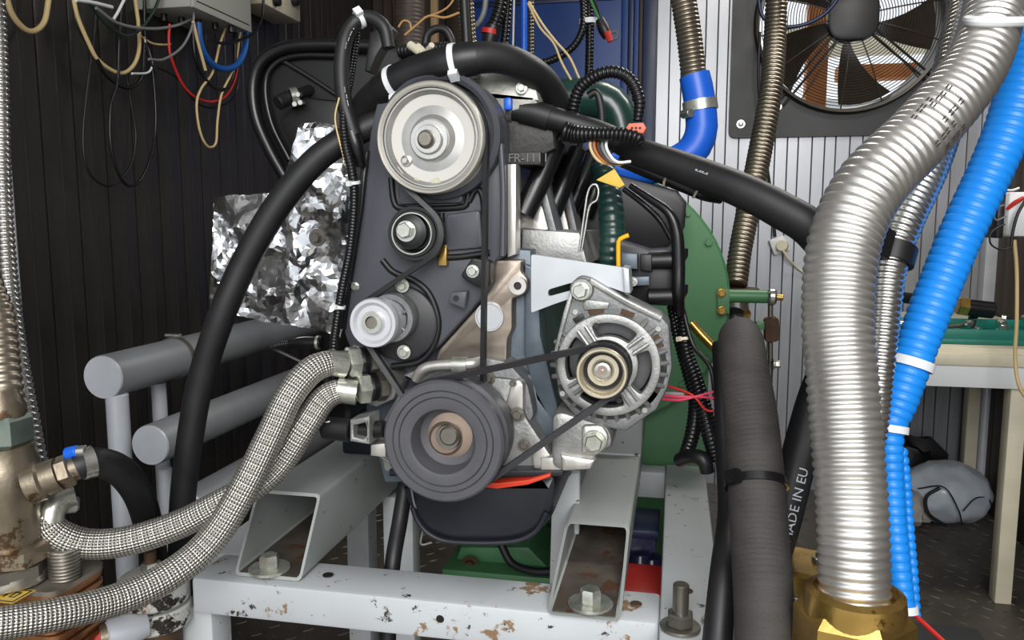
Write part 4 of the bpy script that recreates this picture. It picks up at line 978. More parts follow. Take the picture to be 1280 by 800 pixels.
# ---------------------------------------------------------------- hoses round the top of the engine
h = hose('radiator_hose', [(444, 152, 1.06, 17), (462, 128, 1.05, 19), (490, 106, 1.03, 20), (530, 88, 1.02, 20), (575, 76, 1.01, 20), (620, 72, 1.03, 19), (655, 84, 1.06, 19), (680, 104, 1.1, 19), (698, 135, 1.14, 18), (706, 165, 1.18, 16)], M_black, 'thick black hose arching over the cam pulley with two white ties', 'hose', n=24)
tie(h, 490, 104, .0075, M_white); tie(h, 573, 76, .0075, M_white)
i0, i1 = nearest(h, 480, 110), nearest(h, 597, 72); pts_, rr_ = PATH[h.name][0], PATH[h.name][1]
mk('hose_sleeve', tube([pts_[i] for i in range(i0, i1 + 1, max(1, (i1 - i0) // 8))], [rr_[i] + .0014 for i in range(i0, i1 + 1, max(1, (i1 - i0) // 8))], 24), M_black_p, h)
h = hose('bypass_hose', [(480, 150, 1.05, 15), (462, 158, 1.04, 16), (430, 175, 1.03, 16.5), (390, 205, 1.02, 16.5), (345, 260, 1.01, 17), (305, 330, 1.0, 17), (275, 400, .99, 17), (250, 480, .99, 16.5), (236, 560, .99, 16), (228, 630, 1.0, 15.5), (226, 700, 1.02, 15), (228, 800, 1.05, 14)], M_black, 'long smooth black hose curving down across the foil shield', 'hose', n=24)
h = hose('heater_hose', [(486, 60, 1.02, 8), (480, 34, 1.02, 9), (462, 22, 1.01, 9), (445, 27, 1.0, 9), (432, 48, 1.0, 9.5), (427, 85, 1.0, 10), (430, 125, 1.0, 10), (438, 155, 1.0, 10), (443, 170, 1.0, 10)], M_black, 'black hose with white printed lettering bent over beside the cam pulley', 'hose', n=18)
text_on(h, '- --- -- .....', 441, 30, .006, M_inkw, side=.5)
text_on(h, '.... -- ---', 428, 112, .006, M_inkw, side=.5)
tie(h, 452, 24, .006, M_white)
mk('hose_end_sleeve', tube([P(440, 165, .999), P(446, 185, 1.0), P(450, 205, 1.01)], [.0102, .0095, .009], 16), M_black_g, h)
h = hose('wiring_conduit', [(446, 40, 1.03, 5), (440, 80, 1.02, 6), (430, 140, .995, 6), (432, 180, .99, 6.5), (440, 215, .99, 6.5), (443, 250, .995, 6.5), (438, 310, 1.0, 6), (428, 360, 1.0, 6), (420, 410, 1.0, 6), (417, 440, 1.0, 6), (416, 500, 1.02, 6)], M_black_g, 'black corrugated wiring conduit running down the timing cover edge', 'conduit', n=12, corr=(.0042, .0014, .7))
for px, py in ((444, 228), (424, 383)): tie(h, px, py, .004, M_white, t=.0016)
hose('conduit_wire', [(424, 122, .99, 1.2), (419, 150, .99, 1.2), (428, 190, .988, 1.2), (434, 210, .988, 1.2)], M_cream, parent=h, n=6)
tag(mk('black_bracket', prism(px_out([(455, 88), (462, 40), (486, 30), (490, 36), (470, 70), (462, 90)], 1.2), 1.2, 1.23, .003), M_black_p), 'black plastic pipe bracket behind the bent heater hose', 'bracket')
h = hose('coolant_pipe', [(622, 133, 1.09, 12), (640, 137, 1.09, 13), (668, 142, 1.09, 13), (690, 148, 1.09, 15), (720, 156, 1.09, 14), (752, 166, 1.1, 14), (800, 188, 1.12, 14)], M_black, 'black coolant hose with a blue clip below the arched hose', 'hose', n=20)
mk('hose_collar', tube([P(651, 139, 1.09), P(668, 142, 1.09), P(688, 148, 1.09)], [.0165, .0175, .0172], 24), M_black, h)
cb = tie(h, 636, 136, .008, M_steel, 'worm_clamp', .0015, False)
mk('clip_tip', box(P(630, 124, 1.07).x, P(640, 124, 1.07).x, 1.066, 1.08, P(635, 138, 1.07).z, P(635, 122, 1.07).z, .003), M_sil_blue, cb)
hose('wiring_loom', [(704, 164, 1.06, 13), (720, 168, 1.06, 12), (745, 168, 1.05, 8.5), (775, 168, 1.045, 9), (796, 172, 1.045, 9), (802, 180, 1.05, 5)], M_black_g, 'short black corrugated loom lying across the coolant hose', 'cable loom', n=14, corr=(.0055, .0018, .7))
h = hose('loop_conduit', [(712, 170, 1.1, 8), (716, 140, 1.1, 8), (724, 112, 1.1, 8), (745, 95, 1.1, 8), (768, 90, 1.1, 8), (788, 100, 1.1, 8), (799, 125, 1.1, 8), (797, 152, 1.1, 6)], M_black_g, 'black corrugated conduit bent in an arch over the green pipe', 'conduit', n=14, corr=(.0055, .0018, .7))
tie(h, 716, 144, .004, M_black_p)
hose('side_cable', [(735, 120, 1.12, 5), (746, 116, 1.12, 5), (752, 140, 1.12, 5), (752, 170, 1.12, 5)], M_black, parent=h, n=10)
cn = tag(mk('orange_connector', prism(px_out([(786, 154), (804, 153), (808, 160), (804, 167), (788, 166), (782, 160)], 1.04), 1.04, 1.06, .002), M_orange), 'small orange plug connector lying on the black hose', 'connector')
for px in (790, 795, 800): mk('pin_hole', cyl(P(px, 160, 1.0395), P(px, 160, 1.043), .0017, 10), M_cover_d, cn)
for i, (mm, dx) in enumerate(((M_cream, 0), (M_wood, 5), (M_rust, 10), (M_grey_w, 15), (M_white, 20))):
    hose('loom_wire', [(740 + dx, 170, 1.06, 2), (738 + dx, 185, 1.05, 2), (750 + dx, 202, 1.05, 2), (776 + dx * .6, 206 - i, 1.06, 2)], mm, ('cream', 'orange', 'brown', 'grey', 'white')[i] + ' wire curling below the black corrugated loom', 'wire', 'wires below the loom', n=8)
ygt = tag(mk('yellow_tag', prism(px_out([(745, 225), (768, 211), (781, 231), (774, 235)], 1.05), 1.05, 1.053, .0005), M_label), 'yellow paper tag hanging under the diagonal black hose', 'tag')
# green water pipe
h = tag(mk('green_pipe', tube([P(620, 125, 1.98), P(690, 124, 1.98), P(735, 122, 1.98), P(765, 132, 1.98), P(778, 165, 1.98), P(776, 230, 1.98), P(776, 330, 1.98), P(776, 420, 1.98)], [.046, .046, .046, .045, .042, .04, .04, .04], 28), M_green_d), 'dark green pipe elbow behind the engine in front of the blue door', 'pipe')
hose('suction_hose', [(752, 208, 1.24, 16), (760, 236, 1.22, 16), (765, 280, 1.2, 17), (764, 330, 1.2, 17), (760, 380, 1.22, 17)], M_green_d, 'dark green ribbed suction hose beside the dipstick', 'hose', n=20, corr=(.012, .0022, .5))
# blue elbow with steel hose above
h = hose('blue_silicone_elbow', [(868, 94, 1.5, 19), (872, 112, 1.5, 19.5), (876, 140, 1.5, 19.5), (876, 168, 1.5, 20), (862, 192, 1.5, 20), (834, 206, 1.5, 20), (790, 212, 1.5, 20), (745, 210, 1.5, 19), (728, 218, 1.5, 17)], M_sil_blue, 'bright blue silicone hose elbow with a steel clamp', 'hose', n=28)
cb = tie(h, 876, 136, .018, M_zinc, 'band_clamp', .0025, False)
mk('clamp_screw', cyl(P(854, 143, 1.49), P(864, 141, 1.47), .008, 12), M_steel, cb)
hose('exhaust_flex', [(850, -30, 1.5, 16), (856, 10, 1.5, 16), (862, 50, 1.5, 16), (868, 104, 1.5, 16)], M_flex_b, 'bronze tinted corrugated steel pipe entering the blue elbow', 'pipe', n=24, corr=(.0074, .0028, .8))
hose('vent_flex', [(971, -30, 2.1, 13), (969, 40, 2.1, 14), (964, 110, 2.05, 14.5), (950, 190, 2.0, 15), (938, 250, 1.95, 15), (926, 310, 1.9, 14.5), (920, 356, 1.86, 14.5)], M_flex_b, 'brown corrugated metal pipe hanging in front of the fan', 'pipe', n=24, corr=(.0105, .0035, .8))
vf = T('pipe_outlet', 'steel outlet stub with a brass ring under the brown corrugated pipe', 'pipe fitting', P(918, 420, 1.84))
q = P(920, 360, 1.86); mk('flange', lathe([(0, 0), (.05, 0), (.05, .012), (0, .012)], q + Vector((0, 0, -.012)), (0, 0, 1), 28), M_rust, vf)
mk('stub', cyl(q + Vector((0, 0, -.09)), q + Vector((0, 0, -.01)), .03, 28), M_steel, vf)
mk('brass_ring', lathe([(0, 0), (.033, 0), (.037, .004), (.037, .012), (.033, .016), (0, .016)], P(917, 396, 1.84), (0, -.4, 1), 28), M_brass, vf)
mk('stub_elbow', tube([P(917, 396, 1.84), P(918, 410, 1.8), P(928, 420, 1.70), P(930, 430, 1.5), P(926, 420, 1.2)], [.028, .028, .03, .03, .028], 20), M_black_p, vf)

# diagonal hose that passes behind the big steel hose and comes out below it
h = hose('diagonal_hose', [(772, 178, 1.12, 13), (800, 190, 1.09, 17), (860, 212, 1.06, 20), (920, 235, 1.03, 21.5), (975, 262, 1.01, 23), (1020, 292, 1.0, 24), (1054, 350, 1.02, 24), (1046, 430, 1.03, 23), (1020, 500, 1.02, 23), (998, 575, 1.0, 22), (980, 650, .98, 21), (962, 720, .97, 20), (945, 820, .97, 20)], M_black, 'thick black hose running diagonally behind the big steel hose', 'hose', n=26)
text_on(h, '=-==-=', 878, 216, .0045, M_inkw, side=.15)
text_on(h, 'MADE IN EU', 974, 672, .0115, M_inkw, side=-.4, rev=True)
for px, py in ((846, 210), (806, 194)): pass
sc = hose('strapped_cable', [(775, 200, 1.12, 8), (810, 214, 1.11, 9), (850, 230, 1.1, 9), (880, 244, 1.1, 7), (900, 250, 1.12, 5)], M_black_g, 'black cable strapped under the diagonal black hose', 'cable', n=12)
for px, py in ((836, 226), (868, 240)): tie(sc, px, py, .003, M_ivory, t=.0012, head=False)
# spark leads and looms right of the engine
ld = hose('ignition_lead', [(788, 232, 1.12, 4), (812, 248, 1.11, 5), (836, 266, 1.1, 6), (846, 292, 1.1, 8), (848, 330, 1.1, 8.5), (848, 370, 1.1, 8), (850, 392, 1.12, 6)], M_black_g, 'thick black ignition lead dropping beside the coil pack', 'cable', n=14)
hose('ignition_lead', [(780, 236, 1.14, 4), (806, 256, 1.13, 4), (826, 276, 1.13, 4), (840, 300, 1.12, 4)], M_black_g, 'thin black ignition lead curving above the coil pack', 'cable', n=10)
lm = hose('wiring_loom', [(846, 372, 1.14, 6), (853, 400, 1.14, 7), (858, 440, 1.13, 9), (868, 470, 1.12, 10), (878, 505, 1.11, 11), (888, 545, 1.1, 11), (896, 575, 1.1, 10)], M_black_g, 'black corrugated wiring loom hanging beside the alternator', 'cable loom', n=14, corr=(.0055, .0018, .7))
tie(lm, 858, 424, .004, M_ivory, t=.0014)
hose('wiring_loom', [(838, 382, 1.15, 5), (846, 420, 1.15, 6), (862, 470, 1.14, 9), (870, 500, 1.13, 10), (866, 540, 1.12, 10), (856, 572, 1.12, 9)], M_black_g, 'black corrugated loom crossing behind the pink wires', 'cable loom', n=14, corr=(.0055, .0018, .7))
hose('black_cable', [(852, 380, 1.13, 3), (866, 430, 1.12, 3), (888, 460, 1.1, 3), (894, 500, 1.09, 3)], M_black_p, 'thin black cable looping beside the wiring loom', 'cable', n=8)
hose('ground_lead', [(850, 575, 1.13, 9), (866, 570, 1.1, 9), (880, 575, 1.09, 10), (884, 590, 1.09, 9)], M_black_p, 'stubby black boot at the foot of the wiring looms', 'cable boot', n=14)
for i, pts in enumerate(([(826, 494, 1.09, 1.6), (850, 496, 1.08, 1.6), (872, 496, 1.08, 1.6), (898, 498, 1.07, 1.6)], [(832, 482, 1.1, 1.6), (852, 488, 1.09, 1.6), (868, 496, 1.08, 1.6), (882, 512, 1.08, 1.6), (896, 514, 1.08, 1.6)], [(828, 499, 1.09, 1.6), (850, 500, 1.08, 1.6), (876, 494, 1.08, 1.6), (898, 488, 1.08, 1.6)])):
    hose('pink_wire', pts, M_pink if i != 1 else M_red, ('straight pink wire tied across the black looms', 'red wire drooping behind the pink wires', 'pink wire rising to the right across the looms')[i], 'wire', 'wires from the alternator', n=8)
tag(mk('wire_splice', box(P(828, 498, 1.095).x, P(856, 498, 1.095).x, 1.09, 1.1, P(840, 501, 1.095).z, P(840, 489, 1.095).z, .002), M_grey_w), 'grey wire splice on the pink alternator wires', 'wire splice')

# ---------------------------------------------------------------- big hoses on the right
bs = hose('steel_hose', [(1262, -120, 1.06, 34), (1250, -50, 1.03, 35), (1240, 20, 1.0, 36), (1216, 88, .96, 38), (1152, 166, .92, 41), (1088, 232, .89, 44), (1056, 300, .87, 44.5), (1047, 390, .85, 43.5), (1053, 480, .83, 43.5), (1061, 580, .81, 43.5), (1066, 660, .79, 43.5), (1068, 750, .775, 43)], M_flex_w, 'large shiny corrugated steel hose curving down to a brass nut', 'hose', n=48, corr=(.0092, .0024, 1.1))
for (px, py, sd) in ((1168, 150, .95), (1160, 157, .55), (1176, 140, .25), (1165, 152, -.5), (1182, 136, -.3)):
    text_on(bs, '= == =', px, py, .012, M_ink, side=sd, adv=.7, lift=.0002)
q = P(1068, 752, .775); nr = 62 * MPP(1068, 752, .775)
nut = T('brass_hose_nut', 'big brass hexagon nut at the foot of the steel hose', 'hose nut', (q.x, q.y, 0))
mk('collar', lathe([(40 * .0008, .012), (48 * .0008, .02), (56 * .0008, .016), (nr * .98, .004), (nr * .98, -.008), (30 * .0008, -.008), (40 * .0008, .012)], q + Vector((0, 0, -.006)), (0, 0, 1), 48), M_brass, nut)
mk('hex_nut', hexnut(q + Vector((0, 0, -.07)), (0, 0, 1), nr * 1.16, .066, rot=.26), M_brass, nut)
mk('nipple', cyl((q.x, q.y, 0), q + Vector((0, 0, -.068)), nr * .8, 32), M_bronze, nut)
s2 = hose('steel_hose', [(1224, -80, 1.26, 22), (1212, -10, 1.24, 23), (1202, 40, 1.2, 23), (1188, 100, 1.16, 24), (1176, 160, 1.12, 25), (1156, 215, 1.09, 26), (1128, 275, 1.06, 26), (1110, 330, 1.04, 24), (1104, 390, 1.02, 21), (1098, 460, 1.0, 20), (1088, 550, .99, 19), (1070, 630, .975, 18), (1042, 690, .965, 17), (1016, 724, .96, 17)], M_flex, 'narrower corrugated steel hose with a black clamp, behind the large one', 'hose', n=30, corr=(.0076, .0024, .9))
tie(s2, 1114, 318, .022, M_black_p, 'black_clamp', .005, True)
q = P(1010, 760, .96)
cp_ = T('brass_coupling', 'brass threaded coupling behind the big steel hose', 'pipe fitting', (q.x, q.y, 0))
mk('coupling_nut', hexnut(P(1012, 712, .96) + Vector((0, 0, -.02)), (0, 0, 1), .05, .03, rot=.2), M_brass, cp_)
mk('thread', tube([Vector((q.x, q.y, P(1012, 760, .96).z)), Vector((q.x, q.y, P(1012, 742, .96).z)), Vector((q.x, q.y, P(1012, 724, .96).z))], [.042] * 3, 30, corr=(.006, .003, .8)), M_steel, cp_)
mk('coupling_nut', hexnut((q.x, q.y, P(1012, 800, .96).z), (0, 0, 1), .052, P(1012, 766, .96).z - P(1012, 800, .96).z, rot=.6), M_brass, cp_)
mk('coupling_pipe', cyl((q.x, q.y, 0), (q.x, q.y, P(1012, 796, .96).z), .036, 24), M_bronze, cp_)

bh = hose('blue_hose', [(1312, -80, 1.12, 30), (1302, 0, 1.12, 30), (1288, 70, 1.12, 30), (1268, 140, 1.11, 29), (1244, 200, 1.1, 27), (1198, 300, 1.08, 26.5), (1158, 400, 1.06, 25.5), (1124, 500, 1.04, 23), (1113, 540, 1.03, 17), (1114, 600, 1.02, 15), (1120, 680, 1.0, 15), (1130, 762, .98, 14)], M_hose_blue, 'bright blue corrugated hose beside the large steel hose', 'hose', n=32, corr=(.0108, .0032, .3))
tie(bh, 1138, 454, .011, M_white, t=.0025, head=False); tie(bh, 1114, 536, .009, M_white, t=.003, head=False); tie(bh, 1129, 764, .009, M_white, t=.002, head=False)
b2 = hose('blue_hose', [(1128, 560, 1.06, 6), (1132, 600, 1.05, 7), (1136, 660, 1.04, 7), (1141, 720, 1.03, 7), (1144, 770, 1.02, 7)], M_hose_blue, 'slim blue corrugated hose tucked behind the wide blue one', 'hose', n=14, corr=(.0105, .003, .4))
hose('red_cable', [(1138, 764, 1.0, 3), (1160, 784, .98, 3.2), (1190, 812, .95, 3.4)], M_red, 'red cable leaving the foot of the blue hose', 'cable', n=10)
hose('black_cable', [(1300, 120, 1.16, 4), (1268, 200, 1.15, 4.2), (1245, 255, 1.14, 4.2), (1220, 310, 1.13, 4), (1190, 370, 1.12, 3.6), (1170, 420, 1.12, 3)], M_black_p, 'black cable following the right edge of the blue hose', 'cable', n=10)
wt = T('white_strap', 'white strap tying the steel and blue hoses together at the top', 'strap', P(1240, 30, .95))
mk('strap_band', tube([P(1208, 24, 1.0), P(1214, 26, .955), P(1240, 27, .945), P(1276, 27, .955), P(1310, 26, 1.0), P(1336, 26, 1.12), P(1320, 24, 1.165), P(1240, 22, 1.1), P(1208, 24, 1.0)], [.0052] * 9, 10), M_white, wt)

fh = hose('front_hose', [(924, 420, 1.12, 24), (926, 428, 1.05, 28), (930, 462, .99, 30), (938, 520, .95, 33), (945, 600, .9, 35), (950, 680, .86, 36), (955, 760, .82, 37), (960, 900, .78, 38)], M_ribbed, 'thick ribbed grey rubber hose standing in front of the green dynamometer', 'hose', n=36, corr=(.006, .0004, 1.0))
tie(fh, 946, 606, .009, M_black_g, t=.003)
hose('side_hose', [(902, 430, 1.10, 12), (905, 480, 1.07, 13), (908, 560, 1.03, 14), (912, 640, .97, 15), (904, 720, .885, 17), (894, 830, .84, 19)], M_black, 'dark hose hugging the left side of the thick ribbed hose', 'hose', n=20)

# ---------------------------------------------------------------- conduits and wires above, in front of the blue door
h = hose('upper_conduit', [(736, -20, 2.0, 5), (737, 20, 2.0, 5.5), (737, 60, 2.0, 5.5), (736, 96, 2.0, 5.5), (735, 150, 1.98, 5.5)], M_black_g, 'straight black corrugated conduit hanging against the blue door', 'conduit', n=12, corr=(.0085, .002, .7))
tie(h, 736, 28, .012, M_white, head=False, extra=.012)
hose('upper_conduit', [(728, -20, 2.0, 5), (730, 15, 1.99, 5), (728, 38, 1.98, 5), (715, 60, 1.98, 5), (690, 75, 1.98, 5), (660, 82, 1.97, 5)], M_black_g, 'black corrugated conduit sweeping left below the white tie', 'conduit', n=12, corr=(.0085, .002, .7))
rc = T('red_plug', 'black plug with a red tab dangling before the blue door', 'connector', P(760, 52, 1.95))
mk('plug_body', tube([P(750, 24, 1.95), P(755, 36, 1.95), P(760, 46, 1.95)], [.011, .015, .012], 12), M_black_p, rc)
mk('red_tab', tube([P(759, 40, 1.935), P(763, 52, 1.935)], [.009, .007], 10), M_red, rc)
mk('plug_latch', lathe([(.006, -.003), (.011, -.003), (.011, .003), (.006, .003), (.006, -.003)], P(768, 44, 1.95), n=14), M_black_p, rc)
for dx in (0, 4): mk('plug_wire', tube([P(732 + dx, -15, 1.96), P(742 + dx, 8, 1.96), P(750 + dx * .3, 26, 1.95)], [.0035] * 3, 8), M_black_p if dx else M_green, rc)
h = hose('dark_duct', [(512, -20, 2.4, 19), (512, 20, 2.4, 19), (512, 60, 2.4, 19)], mat('brown_duct', (70, 60, 54), .5, 0, .2, 20), 'dark corrugated duct hanging in the corner before the brown wall', 'duct', n=24, corr=(.012, .003, .6))
tag(mk('wooden_strip', box(P(538, 20, 3.2).x, P(546, 20, 3.2).x, 3.2, 3.23, 0, 2.3, .002), mat('pale_wood', (190, 160, 120), .6, 0, .1, 10)), 'pale wooden strip between the dark duct and the blue door', 'strip')
for i, pts in enumerate(([(575, -20, 1.6, 4), (577, 30, 1.6, 4.5), (580, 62, 1.6, 4.5)], [(588, -20, 1.6, 4), (590, 30, 1.6, 4.5), (593, 60, 1.6, 4.5)])):
    hose('spiral_conduit', pts, M_flex_b, ('spiral metal conduit left of the black post cable', 'spiral metal conduit right of the black post cable')[i], 'conduit', 'spiral conduits above the arched hose', n=12, corr=(.008, .0035, .8))
hose('black_post_cable', [(580, -10, 1.58, 6.5), (582, 30, 1.58, 6.5), (584, 66, 1.58, 6.5)], M_black_p, 'straight black cable between two spiral metal conduits', 'cable', n=12)
hose('grey_hose', [(608, -20, 1.7, 3.5), (606, 10, 1.7, 3.5), (600, 26, 1.7, 3.5), (590, 36, 1.7, 3.5)], M_grey_w, 'thin grey hose bending behind the spiral conduits', 'hose', n=10)
h = hose('upper_conduit', [(629, -20, 1.7, 9), (625, 10, 1.7, 9), (617, 34, 1.7, 9)], M_black_g, 'fat black corrugated conduit ending in a sensor plug', 'conduit', n=14, corr=(.0085, .003, .7))
mk('sensor_plug', tube([P(617, 32, 1.7), P(613, 46, 1.7), P(610, 62, 1.7)], [.017, .018, .014], 14), M_black_p, h)
mk('red_seal', lathe([(.017, -.005), (.0195, -.005), (.0195, .005), (.017, .005), (.017, -.005)], P(613, 40, 1.7), (.2, 0, 1), 18), M_red, h)
hose('upper_conduit', [(636, -20, 1.72, 6), (633, 30, 1.72, 6), (629, 64, 1.72, 6)], M_black_g, 'dark corrugated conduit behind the fat sensor conduit', 'conduit', n=12, corr=(.0085, .0025, .7))
hose('blue_tube', [(655, -20, 1.9, 4), (655, 30, 1.9, 4), (655, 80, 1.9, 4)], M_sil_blue, 'straight blue tube standing in front of the blue door', 'tube', n=12)
hose('spiral_conduit', [(664, -20, 1.92, 4.2), (664, 30, 1.92, 4.2), (664, 84, 1.92, 4.2)], M_flex_b, 'brass coloured spiral conduit beside the blue tube', 'conduit', n=12, corr=(.008, .0035, .8))
hose('white_wire', [(643, -20, 1.85, 1.3), (642, 20, 1.85, 1.3), (641, 66, 1.85, 1.3)], M_white, 'thin white wire hanging straight left of the blue tube', 'wire', n=6)
for i, pts in enumerate(([(660, 4, 1.8, 1.6), (675, 34, 1.8, 1.6), (692, 54, 1.8, 1.6), (702, 78, 1.8, 1.6), (714, 100, 1.8, 1.6)], [(661, 2, 1.8, 1.6), (678, 30, 1.8, 1.6), (695, 52, 1.8, 1.6), (712, 72, 1.8, 1.6), (724, 98, 1.8, 1.6)])):
    hose('cream_wire', pts, M_cream, ('cream wire whose lower end hangs over the dark green pipe', 'cream wire bowing out closest to the straight black conduit')[i], 'wire', 'cream wires before the blue door', n=6)
hose('small_loop_hose', [(531, 62, 1.4, 4.5), (534, 44, 1.4, 5), (545, 36, 1.4, 5), (557, 38, 1.4, 5), (564, 50, 1.4, 5), (566, 62, 1.4, 4.5)], M_black, 'small black hose looped above the arched radiator hose', 'hose', n=12)
fi = T('injector_fittings', 'small cream and metal fittings above the arched hose', 'pipe fitting', P(522, 66, 1.3))
for a, b, r in (((512, 56), (526, 66), .007), ((522, 58), (530, 66), .006), ((536, 62), (540, 56), .005)): mk('fitting', cyl(P(a[0], a[1], 1.3), P(b[0], b[1], 1.29), r, 14), M_ivory, fi)
mk('fuel_rail', tube([P(498, 64, 1.33), P(530, 62, 1.33), P(560, 60, 1.33)], [.011] * 3, 12, corr=(.006, .002, .7)), M_black_p, fi)
for i, pts in enumerate(([(506, 44, 1.5, 1.6), (520, 32, 1.5, 1.6), (536, 20, 1.5, 1.6), (556, 22, 1.5, 1.6), (574, 16, 1.5, 1.6)], [(498, 34, 1.5, 1.4), (504, 26, 1.5, 1.4), (512, 28, 1.5, 1.4), (514, 38, 1.5, 1.4)], [(530, 22, 1.5, 1.3), (552, 14, 1.5, 1.3), (564, 4, 1.5, 1.3), (572, -14, 1.5, 1.3)])):
    hose('tan_wire', pts, mat('tan_wire', (176, 134, 84), .5), ('long tan wire crossing towards the spiral conduits', 'small tan wire loop in front of the dark duct', 'tan wire climbing towards the ceiling by the spiral conduits')[i], 'wire', 'tan wires above the engine', n=6)
for i in range(3):
    hose('black_lead', [(484 + 6 * i, 52 + 5 * i, 1.36, 2.6), (505 + 5 * i, 66 + 3 * i, 1.35, 2.6), (520 + 8 * i, 84, 1.34, 2.6)], M_black_g, ('thin black lead slanting highest above the arched hose', 'middle one of three thin black leads above the arched hose', 'thin black lead lying lowest on the arched hose')[i], 'cable', 'black leads above the arched hose', n=8)

# ---------------------------------------------------------------- left wall: enclosure, box, hanging cables
q = PX(240, 8, -1.15); q2 = PX(312, 28, -1.15); zb = q.z
jb = T('junction_box', 'grey metal enclosure on the dark left wall above hanging cables', 'enclosure', (-1.22, (q.y + q2.y) / 2, zb))
mk('box_body', box(XL + .001, -1.155, q.y, q2.y, zb, zb + .35, .004), M_boxgrey, jb)
mk('box_lid', box(-1.155, -1.145, q.y - .002, q2.y + .002, zb - .002, zb + .352, .003), M_boxgrey, jb)
mk('lid_seam', box(-1.146, -1.1445, q.y + .012, q2.y - .012, zb + .014, zb + .017), M_cover_d, jb)
for i in range(5): mk('cable_gland', cyl((-1.26 + .025 * i, q.y + .05 + .035 * i, zb - .018), (-1.26 + .025 * i, q.y + .05 + .035 * i, zb), .008, 12), M_black_p, jb)
q = PX(352, 16, -1.2); q0 = PX(330, 10, -1.2); q1 = PX(376, 19, -1.2)
sb = T('switch_box', 'small beige switch box on the dark wall beside the grey enclosure', 'switch box', (-1.25, q.y, q.z))
mk('box_body', box(XL + .001, -1.2, q0.y, q1.y, q.z, q.z + .14, .006), M_ivory, sb)
for px in (343, 366):
    z_ = PX(px, 2, -1.199); mk('switch_knob', cyl(z_, z_ + Vector((.018, 0, 0)), .014, 16), M_black_p, sb)
def wcable(pts, X, r, m, label, mname='hanging_cable', grp='cables hanging on the left wall', cat='cable'):
    c3 = [PX(a, b, X) for a, b in pts]; c3, _r = to_ceiling(c3, [r] * len(c3), pts[0][1] < 0, pts[-1][1] < 0); return hose3(mname, c3, r, m, label, cat, grp, n=8)
M_tan = MATS['tan_wire']
wcable([(4, -40), (7, -12), (14, 15), (28, 34), (42, 39), (55, 28), (60, 5), (62, -20), (63, -45)], -1.25, .0055, M_cream, 'cream cable loop at the top of the dark wall')
wcable([(90, -15), (97, 20), (110, 52), (122, 74), (140, 88), (155, 91), (168, 80), (174, 60), (173, 30), (168, -10)], -1.24, .0045, M_cream, 'cream cable hanging in a deep sag below the enclosure')
wcable([(92, 0), (96, 30), (112, 60), (124, 76)], -1.25, .003, M_black_p, 'thin black cable beside the deep cream cable')
wcable([(118, 66), (130, 90), (148, 106), (164, 109), (176, 98), (180, 70), (181, 0)], -1.24, .0045, M_black_g, 'black cable sagging just under the cream cable')
wcable([(152, -10), (149, 50), (147, 100), (139, 130), (138, 175), (146, 212), (160, 232), (176, 224), (190, 190), (195, 150), (191, 90), (182, 50), (180, -10)], -1.235, .0033, M_black_g, 'black cable in a long narrow loop down the dark wall', )
wcable([(158, 90), (164, 130), (170, 170), (164, 205), (148, 226), (132, 232), (112, 216), (104, 180), (108, 120), (118, 40), (120, -10)], -1.26, .0028, M_black_p, 'faint dark cable curling beside the long black loop')
wcable([(180, 46), (186, 66), (190, 82), (184, 91), (165, 92)], -1.235, .0026, M_white, 'white wire with a short bend under the enclosure')
wcable([(176, 45), (190, 54), (205, 56), (213, 55)], -1.235, .0026, M_cream, 'short cream wire crossing to the red cable')
wcable([(212, 30), (211, 50), (214, 72), (228, 105), (245, 122), (266, 127), (284, 118), (296, 90), (300, 40)], -1.2, .0033, M_red, 'red cable sagging below the blue hose loop')
wcable([(196, 84), (220, 96), (236, 118), (252, 132), (270, 134), (290, 124), (298, 100), (299, 40)], -1.22, .0026, M_black_g, 'thin black cable below the red cable')
wcable([(248, 28), (250, 50), (257, 70), (270, 83), (285, 86), (299, 78), (307, 58), (309, 28)], -1.18, .0085, mat('blue_air_hose', (20, 84, 158), .45), 'thick blue air hose bent in a U under the enclosure', 'air_hose', None, 'hose')
wcable([(241, 26), (248, 55), (257, 88)], -1.17, .004, M_cream, 'straight cream cable end in front of the blue hose loop')
wcable([(285, 28), (275, 55), (266, 90), (252, 110), (246, 128), (248, 155), (254, 175), (262, 184), (270, 178), (272, 150), (277, 118), (290, 90), (297, 65), (301, 28)], -1.19, .0032, M_cream, 'cream cable in a narrow loop below the blue hose')
wcable([(241, 30), (244, 70), (256, 98), (272, 112), (284, 108), (293, 85), (294, 30)], -1.19, .005, M_black_g, 'thick black cable inside the blue hose loop')
wcable([(110, 0), (125, 22), (140, 36), (160, 45), (178, 34), (194, 10), (200, -10)], -1.22, .0036, mat('dark_green_cable', (28, 52, 44), .45), 'dark green cable sagging left of the enclosure')
wcable([(120, 10), (150, 30), (190, 36), (220, 32), (240, 24)], -1.2, .0036, M_grey_w, 'grey cable strung level under the enclosure')
wcable([(242, 0), (241, 30), (228, 58), (205, 74), (186, 74)], -1.17, .003, M_grey_w, 'grey cable curving down from the enclosure corner')
wcable([(95, 0), (115, 3), (140, 9)], -1.2, .004, M_white, 'white cable end high on the dark wall')
wcable([(160, -15), (150, 10), (142, 24)], -1.2, .0032, M_white, 'second white cable slanting high on the dark wall')
wcable([(262, 51), (280, 54), (300, 50), (318, 40), (328, 20), (329, -10)], -1.16, .004, M_black_g, 'black cable joining the enclosure to the beige switch box')

